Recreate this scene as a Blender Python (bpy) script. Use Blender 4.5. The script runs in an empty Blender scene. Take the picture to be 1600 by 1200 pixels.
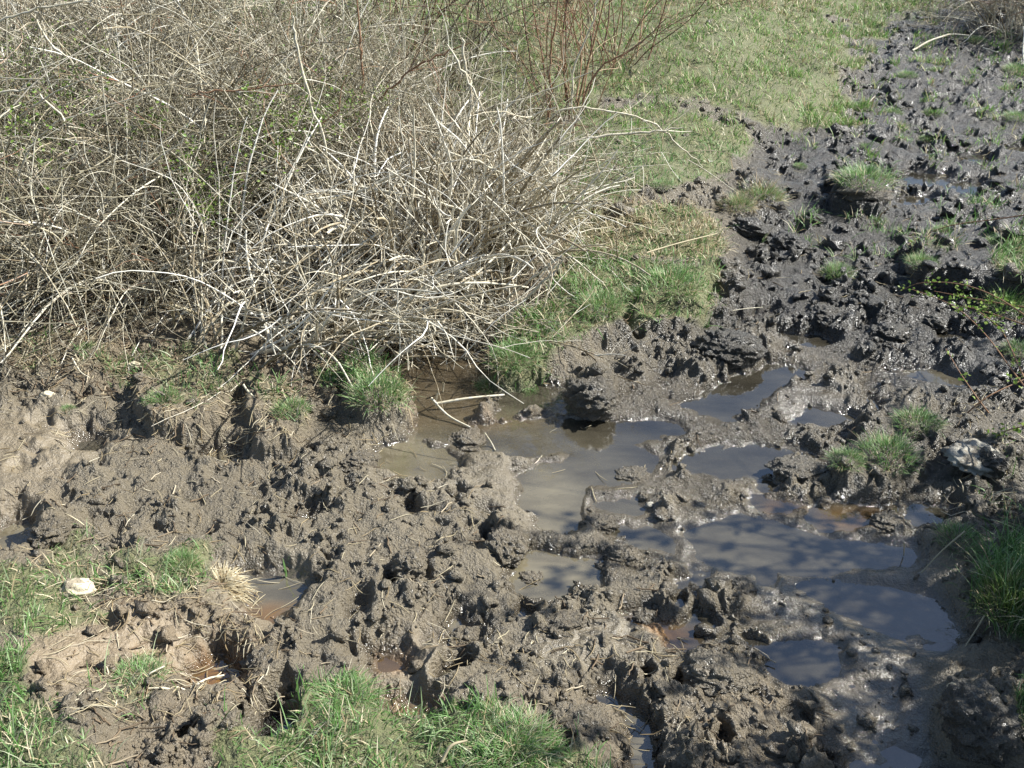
import bpy, math, time
import numpy as np
from mathutils import Vector

T0 = time.time()
rng = np.random.default_rng(11)
scene = bpy.context.scene
COL = scene.collection

# ---------------------------------------------------------------- camera
CAM_H = 2.1
PITCH = math.radians(30.0)
HFOV = math.radians(50.7)
FPX = 800.0 / math.tan(HFOV / 2)
cam_data = bpy.data.cameras.new('camera')
cam_data.angle = HFOV
cam_data.clip_start = 0.05
cam_data.clip_end = 2000
cam = bpy.data.objects.new('camera', cam_data)
COL.objects.link(cam)
cam.location = (0, 0, CAM_H)
cam.rotation_euler = (math.pi / 2 - PITCH, 0, 0)
scene.camera = cam
CP, SP = math.cos(PITCH), math.sin(PITCH)


def at(px, py, z=0.0):
    """ground-plan point (x, y, z) that is seen at a place of the photograph's 1600 x 1200 frame"""
    a = (px - 800.0) / FPX
    b = (600.0 - py) / FPX
    dx, dy, dz = a, CP + b * SP, -SP + b * CP
    s = (z - CAM_H) / dz
    return np.array([dx * s, dy * s, z])


def plan(x, y, z=0.0):
    d = np.maximum(y * CP + (CAM_H - z) * SP, 0.25)
    u = x / d * FPX + 800.0
    v = 600.0 - (y * SP - (CAM_H - z) * CP) / d * FPX
    return u, v


# ---------------------------------------------------------------- light
SUN_EL, SUN_AZ = math.radians(43), math.radians(12)      # azimuth counted from +x towards +y
sd = Vector((math.cos(SUN_EL) * math.cos(SUN_AZ), math.cos(SUN_EL) * math.sin(SUN_AZ), math.sin(SUN_EL)))
sl = bpy.data.lights.new('sun', 'SUN')
sl.energy = 5.0
sl.angle = math.radians(0.5)
sl.color = (1.0, 0.98, 0.93)
so = bpy.data.objects.new('sun', sl)
so.rotation_euler = (-sd).to_track_quat('-Z', 'Y').to_euler()
so.location = (6, 2, 8)
COL.objects.link(so)
w = bpy.data.worlds.new('World')
scene.world = w
w.use_nodes = True
nt = w.node_tree
bg = nt.nodes['Background']
sky = nt.nodes.new('ShaderNodeTexSky')
sky.sky_type = 'NISHITA'
sky.sun_disc = False
sky.sun_elevation = SUN_EL
sky.sun_rotation = math.pi / 2 - SUN_AZ
sky.ozone_density = 2.0
sky.air_density = 1.0
nt.links.new(sky.outputs[0], bg.inputs[0])
bg.inputs[1].default_value = 0.07
scene.view_settings.view_transform = 'Standard'
scene.view_settings.look = 'None'
scene.view_settings.exposure = 1.2
scene.view_settings.gamma = 1.0
scene.cycles.max_bounces = 6
scene.cycles.transparent_max_bounces = 12


# ---------------------------------------------------------------- noise
def hsh(ix, iy, seed):
    h = (ix.astype(np.int64) * 374761393 + iy.astype(np.int64) * 668265263 + seed * 974634577) & 0xFFFFFFFF
    h = ((h ^ (h >> 13)) * 1274126177) & 0xFFFFFFFF
    h = ((h ^ (h >> 16)) * 2246822519) & 0xFFFFFFFF
    return ((h ^ (h >> 15)) & 0xFFFFFF).astype(np.float32) / np.float32(0xFFFFFF)


def perlin(x, y, seed=0):
    ix, iy = np.floor(x), np.floor(y)
    fx, fy = (x - ix).astype(np.float32), (y - iy).astype(np.float32)
    ix, iy = ix.astype(np.int64), iy.astype(np.int64)
    out = None
    ux = fx * fx * fx * (fx * (fx * 6 - 15) + 10)
    uy = fy * fy * fy * (fy * (fy * 6 - 15) + 10)

    def g(ox, oy):
        a = hsh(ix + ox, iy + oy, seed) * np.float32(2 * math.pi)
        return np.cos(a) * (fx - ox) + np.sin(a) * (fy - oy)
    n0 = g(0, 0) * (1 - ux) + g(1, 0) * ux
    n1 = g(0, 1) * (1 - ux) + g(1, 1) * ux
    return (n0 * (1 - uy) + n1 * uy) * np.float32(1.5)


def fbm(x, y, octv=4, seed=0, gain=0.5, lac=2.03):
    a, s, t = 1.0, 0.0, 0.0
    for o in range(octv):
        s = s + a * perlin(x + 17.3 * o, y - 9.1 * o, seed + o * 31)
        t += a
        a *= gain
        x, y = x * lac, y * lac
    return s / t


def worley(x, y, seed=0):
    """distance to the nearest and second nearest cell point, and the nearest cell's random number"""
    ix, iy = np.floor(x).astype(np.int64), np.floor(y).astype(np.int64)
    f1 = np.full(x.shape, 9.0, np.float32)
    f2 = np.full(x.shape, 9.0, np.float32)
    cid = np.zeros(x.shape, np.float32)
    for oy in (-1, 0, 1):
        for ox in (-1, 0, 1):
            cx, cy = ix + ox, iy + oy
            px = cx + hsh(cx, cy, seed)
            py = cy + hsh(cx, cy, seed + 7)
            d = np.sqrt((px - x) ** 2 + (py - y) ** 2).astype(np.float32)
            near = d < f1
            f2 = np.where(near, f1, np.minimum(f2, d))
            f1 = np.where(near, d, f1)
            cid = np.where(near, hsh(cx, cy, seed + 13), cid)
    return f1, f2, cid


def smooth(a, b, x):
    t = np.clip((x - a) / (b - a), 0, 1)
    return t * t * (3 - 2 * t)


# ---------------------------------------------------------------- mesh building
def mk_mesh(name, V, quads=None, tris=None, mat=None, attrs=None, smooth_shade=True):
    me = bpy.data.meshes.new(name)
    V = np.asarray(V, np.float32)
    nq = 0 if quads is None else len(quads)
    ntri = 0 if tris is None else len(tris)
    me.vertices.add(len(V))
    me.vertices.foreach_set('co', V.ravel())
    idx = []
    if nq:
        idx.append(np.asarray(quads, np.int32).ravel())
    if ntri:
        idx.append(np.asarray(tris, np.int32).ravel())
    idx = np.concatenate(idx)
    me.loops.add(len(idx))
    me.loops.foreach_set('vertex_index', idx)
    me.polygons.add(nq + ntri)
    ls = np.concatenate([np.arange(nq) * 4, nq * 4 + np.arange(ntri) * 3]).astype(np.int32)
    me.polygons.foreach_set('loop_start', ls)
    me.update(calc_edges=True)
    me.validate()
    if smooth_shade:
        me.polygons.foreach_set('use_smooth', np.ones(nq + ntri, bool))
    for k, v in (attrs or {}).items():
        a = me.attributes.new(k, 'FLOAT', 'POINT')
        a.data.foreach_set('value', np.asarray(v, np.float32).ravel())
    if mat:
        me.materials.append(mat)
    return me


def obj(name, me, parent=None):
    o = bpy.data.objects.new(name, me)
    COL.objects.link(o)
    if parent is not None:
        o.parent = parent
    return o


def tag(o, label=None, cat=None, group=None, kind=None):
    if label:
        o['label'] = label
    if cat:
        o['category'] = cat
    if group:
        o['group'] = group
    if kind:
        o['kind'] = kind
    return o


def thing(name, label, cat, loc=(0, 0, 0), group=None):
    o = bpy.data.objects.new(name, None)
    o.empty_display_size = 0.1
    COL.objects.link(o)
    o.location = loc
    return tag(o, label, cat, group)


def tubes(P, R, sides=5):
    """P (N,K,3) centre lines, R (N,K) radii -> vertices and quads, one loose tube per line"""
    P = np.asarray(P, np.float32)
    N, K, _ = P.shape
    T = np.gradient(P, axis=1)
    T /= np.linalg.norm(T, axis=2, keepdims=True) + 1e-9
    ref = rng.normal(size=(N, 1, 3)).astype(np.float32)
    A = np.cross(T, ref)
    A /= np.linalg.norm(A, axis=2, keepdims=True) + 1e-9
    B = np.cross(T, A)
    th = np.arange(sides) * 2 * math.pi / sides
    V = P[:, :, None, :] + R[:, :, None, None] * (A[:, :, None, :] * np.cos(th)[None, None, :, None] + B[:, :, None, :] * np.sin(th)[None, None, :, None])
    V = V.reshape(-1, 3)
    n = np.arange(N)[:, None, None] * (K * sides)
    k = np.arange(K - 1)[None, :, None] * sides
    s = np.arange(sides)[None, None, :]
    s2 = (s + 1) % sides
    Q = np.stack([n + k + s, n + k + s2, n + k + sides + s2, n + k + sides + s], -1).reshape(-1, 4)
    return V, Q


def blades(P, H, W, AZ, LEAN, CURL):
    """grass blades: tapered bent strips rooted at P"""
    N = len(P)
    lv = np.array([0, .35, .7, 1.0])
    wd = np.array([.8, 1.0, .7, .12])
    ang = LEAN[:, None] + CURL[:, None] * lv[None, :]
    seg = np.diff(lv)
    r = np.zeros((N, 4))
    z = np.zeros((N, 4))
    for i in range(3):
        am = (ang[:, i] + ang[:, i + 1]) / 2
        r[:, i + 1] = r[:, i] + seg[i] * np.sin(am)
        z[:, i + 1] = z[:, i] + seg[i] * np.cos(am)
    r *= H[:, None]
    z *= H[:, None]
    ca, sa = np.cos(AZ), np.sin(AZ)
    C = np.stack([P[:, 0:1] + r * ca[:, None], P[:, 1:2] + r * sa[:, None], P[:, 2:3] + z], -1)
    tw = AZ + np.pi / 2 + rng.normal(0, .6, N)
    side = np.stack([np.cos(tw), np.sin(tw), np.zeros(N)], -1)[:, None, :] * (W[:, None] * wd[None, :] / 2)[:, :, None]
    V = np.stack([C - side, C + side], 2).reshape(-1, 3)
    b = np.arange(N)[:, None] * 8 + np.arange(3)[None, :] * 2
    Q = np.stack([b, b + 1, b + 3, b + 2], -1).reshape(-1, 4)
    return V, Q


# ---------------------------------------------------------------- node helpers
def new_mat(name):
    m = bpy.data.materials.new(name)
    m.use_nodes = True
    return m, m.node_tree, m.node_tree.nodes['Principled BSDF']


def N(t, kind, **kw):
    n = t.nodes.new(kind)
    for k, v in kw.items():
        if k.startswith('i_'):
            n.inputs[k[2:].replace('_', ' ')].default_value = v
        else:
            setattr(n, k, v)
    return n


def mixc(t, fac, a, b):
    n = t.nodes.new('ShaderNodeMix')
    n.data_type = 'RGBA'
    for sock, v in ((n.inputs[0], fac), (n.inputs[6], a), (n.inputs[7], b)):
        if hasattr(v, 'links'):
            t.links.new(v, sock)
        elif isinstance(v, (int, float)):
            sock.default_value = v
        else:
            sock.default_value = (*v, 1) if len(v) == 3 else v
    return n.outputs[2]


def mathn(t, op, a, b=None, clamp=False):
    n = t.nodes.new('ShaderNodeMath')
    n.operation = op
    n.use_clamp = clamp
    for sock, v in ((n.inputs[0], a), (n.inputs[1], b)):
        if v is None:
            continue
        if hasattr(v, 'links'):
            t.links.new(v, sock)
        else:
            sock.default_value = v
    return n.outputs[0]


def ramp(t, fac, stops):
    n = t.nodes.new('ShaderNodeValToRGB')
    e = n.color_ramp.elements
    while len(e) < len(stops):
        e.new(0.5)
    for el, (p, c) in zip(e, stops):
        el.position = p
        el.color = (*c, 1)
    t.links.new(fac, n.inputs[0])
    return n.outputs[0]


def coords(t, scale=None):
    g = t.nodes.new('ShaderNodeNewGeometry')
    return g.outputs['Position']


def noise(t, pos, scale, detail=4.0, rough=0.55):
    n = t.nodes.new('ShaderNodeTexNoise')
    n.inputs['Scale'].default_value = scale
    n.inputs['Detail'].default_value = detail
    n.inputs['Roughness'].default_value = rough
    t.links.new(pos, n.inputs['Vector'])
    return n.outputs['Fac']


def attr(t, name):
    n = t.nodes.new('ShaderNodeAttribute')
    n.attribute_name = name
    return n.outputs['Fac']


def set_spec(b, v):
    b.inputs['Specular IOR Level'].default_value = v
# ---------------------------------------------------------------- materials of the ground
def mud_material():
    m, t, b = new_mat('wet_mud')
    pos = coords(t)
    n1 = noise(t, pos, 5.0, 5)
    n2 = noise(t, pos, 38.0, 6, 0.65)
    n3 = noise(t, pos, 160.0, 4, 0.6)
    dry = mixc(t, n1, (0.112, 0.091, 0.056), (0.212, 0.178, 0.117))
    dry = mixc(t, mathn(t, 'MULTIPLY', n2, 0.45), dry, (0.11, 0.096, 0.078))
    peat = mixc(t, n2, (0.021, 0.019, 0.015), (0.066, 0.060, 0.047))
    c = mixc(t, attr(t, 'peat'), dry, peat)
    clay = mixc(t, n2, (0.15, 0.112, 0.068), (0.27, 0.21, 0.135))
    c = mixc(t, attr(t, 'clay'), c, clay)
    soil = mixc(t, n2, (0.085, 0.066, 0.04), (0.24, 0.19, 0.115))
    c = mixc(t, attr(t, 'litter'), c, soil)
    turf = mixc(t, n2, (0.065, 0.075, 0.028), (0.19, 0.19, 0.085))
    c = mixc(t, attr(t, 'turf'), c, turf)
    rust = mixc(t, n1, (0.26, 0.115, 0.03), (0.32, 0.165, 0.05))
    c = mixc(t, attr(t, 'rust'), c, rust)
    wet = attr(t, 'wet')
    c = mixc(t, mathn(t, 'MULTIPLY', wet, 0.6), c, (0.045, 0.038, 0.029))
    # pale straw and root fibres trodden into the surface
    v = N(t, 'ShaderNodeTexVoronoi')
    v.inputs['Scale'].default_value = 70
    t.links.new(pos, v.inputs['Vector'])
    fleck = mathn(t, 'LESS_THAN', v.outputs['Distance'], 0.07)
    fleck = mathn(t, 'MULTIPLY', fleck, mathn(t, 'GREATER_THAN', n1, 0.52))
    c = mixc(t, mathn(t, 'MULTIPLY', fleck, 0.55), c, (0.42, 0.36, 0.26))
    t.links.new(c, b.inputs['Base Color'])
    r = mathn(t, 'SUBTRACT', mathn(t, 'ADD', mathn(t, 'MULTIPLY', n2, 0.6), 0.15), mathn(t, 'MULTIPLY', wet, 0.30))
    r = mathn(t, 'ADD', r, mathn(t, 'MULTIPLY', mathn(t, 'ADD', attr(t, 'turf'), attr(t, 'litter')), 0.35))
    film = attr(t, 'film')
    r = mathn(t, 'SUBTRACT', r, mathn(t, 'MULTIPLY', film, 0.5))
    r = mathn(t, 'MAXIMUM', mathn(t, 'MINIMUM', r, 0.95), 0.10)
    t.links.new(r, b.inputs['Roughness'])
    t.links.new(mathn(t, 'ADD', 0.62, mathn(t, 'MULTIPLY', film, 0.1)), b.inputs['Specular IOR Level'])
    moist = mathn(t, 'SUBTRACT', 1.0, mathn(t, 'MAXIMUM', attr(t, 'turf'), mathn(t, 'MULTIPLY', attr(t, 'clay'), .6)), True)
    t.links.new(mathn(t, 'MULTIPLY', moist, mathn(t, 'ADD', .10, mathn(t, 'MULTIPLY', wet, .22))), b.inputs['Coat Weight'])
    b.inputs['Coat Roughness'].default_value = 0.13
    bu = N(t, 'ShaderNodeBump')
    bu.inputs['Strength'].default_value = 1.0
    bu.inputs['Distance'].default_value = 0.016
    v2 = N(t, 'ShaderNodeTexVoronoi')
    v2.inputs['Scale'].default_value = 95
    v2.inputs['Detail'].default_value = 1.0
    t.links.new(pos, v2.inputs['Vector'])
    rgh = mathn(t, 'SUBTRACT', 1.0, mathn(t, 'MULTIPLY', mathn(t, 'MAXIMUM', attr(t, 'smear'), attr(t, 'film')), 0.88))
    h = mathn(t, 'ADD', mathn(t, 'MULTIPLY', n2, 0.7), mathn(t, 'MULTIPLY', n3, 0.75))
    h = mathn(t, 'SUBTRACT', h, mathn(t, 'MULTIPLY', v2.outputs['Distance'], 0.35))
    h = mathn(t, 'MULTIPLY', h, rgh)
    t.links.new(h, bu.inputs['Height'])
    t.links.new(bu.outputs[0], b.inputs['Normal'])
    t.links.new(bu.outputs[0], b.inputs['Coat Normal'])
    return m


MUD = mud_material()


def water_material():
    m = bpy.data.materials.new('muddy_water')
    m.use_nodes = True
    t = m.node_tree
    t.nodes.clear()
    out = N(t, 'ShaderNodeOutputMaterial')
    pos = coords(t)
    wv = N(t, 'ShaderNodeMapping')
    wv.inputs['Scale'].default_value = (1.0, 2.4, 1.0)
    wv.inputs['Rotation'].default_value = (0, 0, .35)
    t.links.new(pos, wv.inputs['Vector'])
    n1 = noise(t, wv.outputs[0], 3.2, 6, .62)
    n1 = mathn(t, 'ADD', mathn(t, 'MULTIPLY', mathn(t, 'SUBTRACT', n1, .5), 2.4), .5, True)
    tr = N(t, 'ShaderNodeBsdfTransparent')
    tr.inputs[0].default_value = (0.80, 0.70, 0.52, 1)
    df = N(t, 'ShaderNodeBsdfDiffuse')
    silt = attr(t, 'silt')
    t.links.new(mixc(t, attr(t, 'rust'), mixc(t, silt, (0.038, 0.036, 0.032), mixc(t, n1, (0.16, 0.135, 0.085), (0.225, 0.195, 0.125))), (.28, .14, .035)), df.inputs[0])
    body = N(t, 'ShaderNodeMixShader')
    t.links.new(mathn(t, 'ADD', mathn(t, 'MULTIPLY', silt, 0.65), mathn(t, 'MULTIPLY', n1, 0.4), True), body.inputs[0])
    t.links.new(tr.outputs[0], body.inputs[1])
    t.links.new(df.outputs[0], body.inputs[2])
    gl = N(t, 'ShaderNodeBsdfGlossy')
    gl.inputs['Roughness'].default_value = 0.02
    bu = N(t, 'ShaderNodeBump')
    bu.inputs['Strength'].default_value = 0.10
    bu.inputs['Distance'].default_value = 0.01
    t.links.new(noise(t, pos, 26.0, 3), bu.inputs['Height'])
    t.links.new(bu.outputs[0], gl.inputs['Normal'])
    fr = N(t, 'ShaderNodeFresnel')
    fr.inputs['IOR'].default_value = 2.3
    t.links.new(bu.outputs[0], fr.inputs['Normal'])
    mx = N(t, 'ShaderNodeMixShader')
    t.links.new(fr.outputs[0], mx.inputs[0])
    t.links.new(body.outputs[0], mx.inputs[1])
    t.links.new(gl.outputs[0], mx.inputs[2])
    t.links.new(mx.outputs[0], out.inputs[0])
    return m


# ---------------------------------------------------------------- ground plan (places read off the photograph, 1600 x 1200)
POOLS = [  # outline, depth
    ([(560, 515), (640, 508), (700, 522), (752, 565), (765, 600), (735, 640), (720, 668), (650, 668), (655, 640), (640, 600), (600, 585)], .06),
    ([(780, 600), (850, 585), (895, 590), (885, 635), (830, 625), (780, 640)], .04),
    ([(640, 655), (740, 645), (860, 640), (960, 648), (1066, 652), (1075, 670), (990, 690), (900, 700), (820, 706), (745, 696), (690, 680)], .020),
    ([(812, 722), (850, 712), (900, 722), (908, 770), (892, 828), (855, 818), (818, 775)], .030),
    ([(880, 702), (1000, 690), (1038, 712), (1030, 738), (960, 756), (890, 748)], .014),
    ([(915, 770), (990, 772), (1010, 800), (960, 800), (920, 790)], .008),
    ([(585, 680), (640, 672), (700, 695), (715, 715), (690, 735), (640, 742), (590, 722), (575, 700)], .03),
    ([(1060, 622), (1110, 598), (1160, 573), (1200, 563), (1266, 568), (1226, 590), (1196, 613), (1176, 627), (1143, 647), (1100, 640)], .035),
    ([(1235, 655), (1262, 632), (1295, 632), (1340, 648), (1326, 658)], .03),
    ([(1060, 724), (1100, 702), (1176, 688), (1258, 704), (1206, 722), (1150, 736), (1110, 734)], .04),
    ([(1400, 570), (1466, 565), (1515, 573), (1548, 587), (1520, 595), (1466, 588)], .03),
    ([(1218, 503), (1286, 512), (1296, 524), (1268, 532), (1230, 520)], .04),
    ([(1462, 500), (1510, 510), (1540, 522), (1500, 526), (1470, 518)], .04),
    ([(1140, 478), (1205, 464), (1235, 468), (1205, 488), (1160, 496)], .02),
    ([(1270, 785), (1330, 775), (1400, 785), (1370, 812), (1300, 822), (1265, 805)], .035),
    ([(1420, 775), (1500, 770), (1490, 800), (1430, 815)], .03),
    ([(1180, 770), (1250, 772), (1240, 795), (1190, 790)], .02),
    ([(955, 808), (1020, 815), (1060, 838), (1050, 860), (985, 852), (950, 832)], .010),
    ([(1070, 832), (1120, 812), (1190, 806), (1300, 832), (1430, 836), (1445, 872), (1350, 884), (1250, 892), (1160, 882), (1095, 866)], .014),
    ([(1250, 908), (1360, 905), (1490, 922), (1520, 985), (1490, 1020), (1420, 1008), (1370, 985), (1290, 950)], .010),
    ([(1205, 1018), (1240, 1010), (1290, 1015), (1298, 1040), (1270, 1052), (1225, 1045)], .05),
    ([(800, 860), (830, 842), (900, 855), (945, 865), (940, 895), (890, 912), (830, 922), (798, 900)], .035),
    ([(690, 950), (715, 943), (742, 960), (745, 990), (725, 1002), (705, 985)], .03),
    ([(576, 1000), (610, 990), (643, 1010), (640, 1040), (600, 1045), (580, 1030)], .006),
    ([(600, 1075), (650, 1065), (690, 1085), (680, 1110), (640, 1112)], .006),
    ([(975, 1105), (1000, 1095), (1015, 1120), (1030, 1160), (1030, 1220), (980, 1220), (990, 1150)], .04),
    ([(930, 1060), (965, 1055), (985, 1080), (970, 1095), (930, 1085)], .03),
    ([(980, 952), (1010, 948), (1025, 960), (1000, 970)], .03),
    ([(1035, 972), (1070, 965), (1090, 985), (1080, 1008), (1045, 1000)], .04),
    ([(330, 890), (380, 868), (450, 870), (490, 890), (470, 930), (420, 955), (380, 945), (350, 920)], .012),
    ([(290, 1030), (310, 1005), (355, 1000), (380, 1025), (360, 1050), (310, 1056)], .03),
    ([(398, 1090), (425, 1075), (460, 1090), (462, 1118), (435, 1130), (405, 1118)], .07),
    ([(290, 688), (335, 678), (385, 690), (370, 708), (310, 706)], .02),
    ([(-20, 780), (20, 770), (48, 790), (40, 830), (0, 845), (-20, 830)], .02),
    ([(95, 660), (160, 650), (190, 668), (150, 690), (105, 685)], .008),
    ([(450, 800), (480, 792), (490, 805), (465, 812)], .02),
    ([(1410, 270), (1440, 262), (1475, 265), (1455, 278), (1425, 280)], .03),
    ([(1500, 236), (1535, 234), (1545, 244), (1515, 248)], .03),
    ([(1485, 284), (1525, 276), (1535, 288), (1500, 296)], .03),
    ([(1400, 300), (1450, 296), (1460, 306), (1415, 310)], .03),
    ([(1580, 220), (1640, 215), (1640, 228), (1590, 230)], .03),
]
RAISE = [  # outline, height added, edge softness: turf blocks and the bank of the field
    ([(213, 650), (225, 590), (300, 560), (372, 575), (380, 610), (352, 640), (355, 668), (300, 690), (240, 680)], .06, .020),
    ([(388, 600), (440, 605), (478, 640), (475, 690), (462, 720), (400, 716), (385, 660)], .06, .018),
    ([(535, 585), (590, 572), (645, 590), (652, 640), (640, 656), (575, 660), (540, 640)], .07, .018),
    ([(766, 595), (775, 545), (810, 500), (860, 470), (880, 430), (905, 400), (1000, 395), (1080, 410), (1118, 425), (1085, 500), (1020, 495), (985, 505), (990, 530), (915, 545), (895, 560), (850, 580), (820, 600)], .05, .025),
    ([(985, 512), (1000, 480), (1110, 470), (1095, 512), (1030, 522)], .05, .012),
    ([(742, 645), (745, 610), (775, 598), (795, 615), (790, 650), (760, 658)], .035, .015),
    ([(885, 630), (890, 595), (930, 585), (960, 600), (965, 630), (920, 642)], .045, .012),
    ([(1300, 735), (1345, 665), (1400, 630), (1460, 635), (1468, 685), (1440, 745), (1380, 775), (1320, 775)], .05, .03),
    ([(1295, 335), (1305, 285), (1350, 285), (1390, 320), (1375, 345)], .07, .015),
    ([(1155, 310), (1165, 275), (1210, 275), (1222, 310)], .05, .02),
    ([(1475, 1195), (1470, 1110), (1500, 1060), (1550, 1070), (1590, 1120), (1585, 1195)], .06, .025),
    ([(1485, 740), (1490, 695), (1550, 685), (1590, 715), (1570, 745)], .04, .02),
    ([(1420, 455), (1430, 395), (1560, 375), (1700, 380), (1700, 470), (1560, 480), (1480, 455)], .10, .02),
    ([(45, 830), (55, 798), (85, 792), (105, 815), (90, 840)], .05, .015),
]
BASE = [
    (50, 650, .065), (250, 720, .055), (100, 850, .07), (450, 780, .045), (600, 820, .05), (700, 900, .045), (500, 980, .05), (620, 1080, .05), (800, 1000, .035), (900, 1080, .045),
    (1100, 1100, .045), (1000, 1180, .05), (1200, 1150, .035), (750, 780, .045), (520, 720, .05), (160, 780, .06), (350, 830, .05), (700, 700, .03), (880, 930, .03), (1000, 930, .03),
    (1150, 850, .004), (1300, 895, .006), (1400, 950, .003), (1380, 1035, .006), (1400, 1130, -.003), (1410, 1180, -.002), (1375, 1080, -.001), (1250, 970, .008), (1000, 760, .009), (950, 720, .007), (1080, 760, .013), (1040, 880, .010),
    (1000, 600, .02), (1100, 540, .045), (1250, 600, .012), (1300, 560, .028), (1400, 530, .035), (1250, 680, .016), (1200, 750, .016), (1300, 470, .05), (1120, 680, .012), (1370, 600, .014),
    (1350, 690, .02), (1400, 760, .02), (1300, 380, .07), (1500, 330, .05), (1250, 250, .09), (1450, 240, .035), (1550, 120, .08), (1400, 80, .13), (1560, 270, .04), (1350, 180, .10),
    (950, 470, .10), (1040, 440, .13), (1050, 350, .21), (1000, 250, .25), (1080, 200, .26), (1150, 150, .26), (1100, 60, .35), (1250, 100, .24), (1150, 330, .14), (1200, 400, .07),
    (100, 540, .11), (280, 570, .06), (430, 610, .05), (560, 560, .05), (0, 560, .11), (300, 480, .09), (100, 450, .12), (600, 440, .03), (680, 440, .03), (720, 500, .0), (700, 350, .10), (850, 330, .16),
    (50, 1000, .14), (200, 950, .10), (100, 1150, .2), (350, 1150, .14), (550, 1150, .13), (750, 1160, .11), (300, 1000, .06), (20, 900, .13), (250, 1120, .13), (450, 1060, .08), (880, 1190, .09),
    (1550, 800, .06), (1590, 940, .12), (1540, 950, .04), (1530, 1110, .05), (1595, 1100, .09), (1580, 700, .06), (1590, 600, .06), (300, 100, .35), (800, 50, .38), (-300, 500, .2), (-300, 900, .16),
    (1900, 600, .15), (1900, 1000, .2), (1900, 300, .1), (1100, -60, .45), (500, -60, .5), (1600, -60, .25), (-200, 200, .3),
]
TURF = [  # outline, cover 0..1, blade length, share of dead straw
    ([(440, 1112), (480, 1068), (560, 1050), (600, 1085), (640, 1122), (700, 1105), (800, 1110), (880, 1140), (960, 1200), (980, 1290), (330, 1290), (330, 1160), (380, 1130)], .9, .038, .22),
    ([(-150, 1060), (60, 1080), (130, 1120), (180, 1180), (200, 1290), (-250, 1290)], .85, .035, .25),
    ([(150, 1050), (240, 1032), (275, 1062), (240, 1112), (165, 1112)], .6, .05, .3),
    ([(-150, 880), (40, 880), (130, 900), (160, 960), (80, 1000), (-150, 1005)], .7, .035, .35),
    ([(60, 852), (130, 825), (190, 850), (260, 868), (320, 858), (335, 925), (250, 935), (150, 912), (80, 905)], .65, .04, .35),
    ([(-150, 1015), (25, 1015), (35, 1062), (-150, 1070)], .9, .05, .1),
    ([(150, 562), (220, 545), (300, 545), (370, 570), (380, 612), (350, 640), (280, 660), (240, 622), (170, 602)], .55, .045, .3),
    ([(385, 592), (440, 612), (478, 640), (470, 692), (430, 672), (388, 642)], .5, .045, .3),
    ([(500, 590), (560, 580), (620, 588), (648, 630), (622, 655), (542, 622)], .9, .05, .15),
    ([(765, 592), (770, 550), (800, 510), (850, 480), (880, 430), (900, 405), (960, 420), (1040, 440), (1125, 425), (1120, 485), (1095, 512), (1030, 518), (985, 518), (930, 525), (890, 545), (850, 575), (840, 602), (800, 602)], .9, .042, .28),
    ([(865, 400), (880, 320), (960, 330), (1050, 320), (1130, 345), (1135, 400), (1110, 430), (1000, 410), (900, 410)], .8, .04, .75),
    ([(850, 330), (870, 200), (900, 172), (1000, 160), (1100, 180), (1170, 210), (1160, 250), (1120, 275), (1080, 290), (1020, 300), (960, 320)], .8, .035, .2),
    ([(450, -200), (1500, -200), (1480, 5), (1400, 20), (1330, 50), (1345, 100), (1310, 130), (1350, 168), (1330, 190), (1240, 198), (1180, 196), (1080, 160), (960, 150), (900, 180), (600, 260), (300, 220), (300, -200)], .85, .04, .3),
    ([(1520, 900), (1560, 860), (1750, 800), (1750, 1020), (1575, 1020), (1532, 980)], 1.0, .09, .1),
    ([(1568, 1072), (1750, 1050), (1750, 1155), (1592, 1135)], .95, .05, .1),
    ([(1420, 402), (1450, 385), (1500, 398), (1480, 430), (1430, 428)], .35, .05, .4),
    ([(1545, 425), (1650, 380), (1700, 500), (1560, 468)], .8, .06, .3),
    ([(1040, 10), (1280, -10), (1300, 12), (1120, 22)], .5, .06, 1.0),
    ([(930, 150), (960, 120), (1100, 135), (1190, 170), (1170, 215), (1080, 185), (980, 170)], .42, .04, .35),
    ([(1330, -200), (1900, -200), (1520, 6), (1430, 40), (1340, 62)], .5, .05, .3),
    ([(1150, 185), (1330, 40), (1450, 30), (1420, 200), (1250, 260)], .19, .045, .3),
    ([(1180, 190), (1340, 150), (1400, 60), (1700, 40), (1700, 360), (1400, 330), (1250, 270)], .19, .045, .2),
    ([(1200, 330), (1420, 330), (1600, 360), (1600, 440), (1200, 430)], .08, .05, .3),
    ([(20, 530), (110, 520), (150, 560), (100, 590), (30, 570)], .2, .05, .6),
    ([(1490, 770), (1560, 700), (1700, 650), (1700, 780), (1560, 830)], .25, .06, .3),
]
CLAY = [([(20, 960), (110, 945), (260, 940), (400, 965), (420, 1010), (380, 1065), (290, 1060), (200, 1040), (100, 1085), (20, 1050)], .9),
        ([(590, 985), (690, 960), (690, 1030), (590, 1045)], .35), ([(860, 1080), (1010, 1060), (1040, 1220), (960, 1220)], .3), ([(-50, 640), (190, 640), (140, 700), (60, 860), (-50, 860)], .28),
        ([(1060, 1010), (1290, 1050), (1350, 1220), (1050, 1220)], .3), ([(190, 1060), (330, 1080), (320, 1220), (180, 1220)], .4)]
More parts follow.
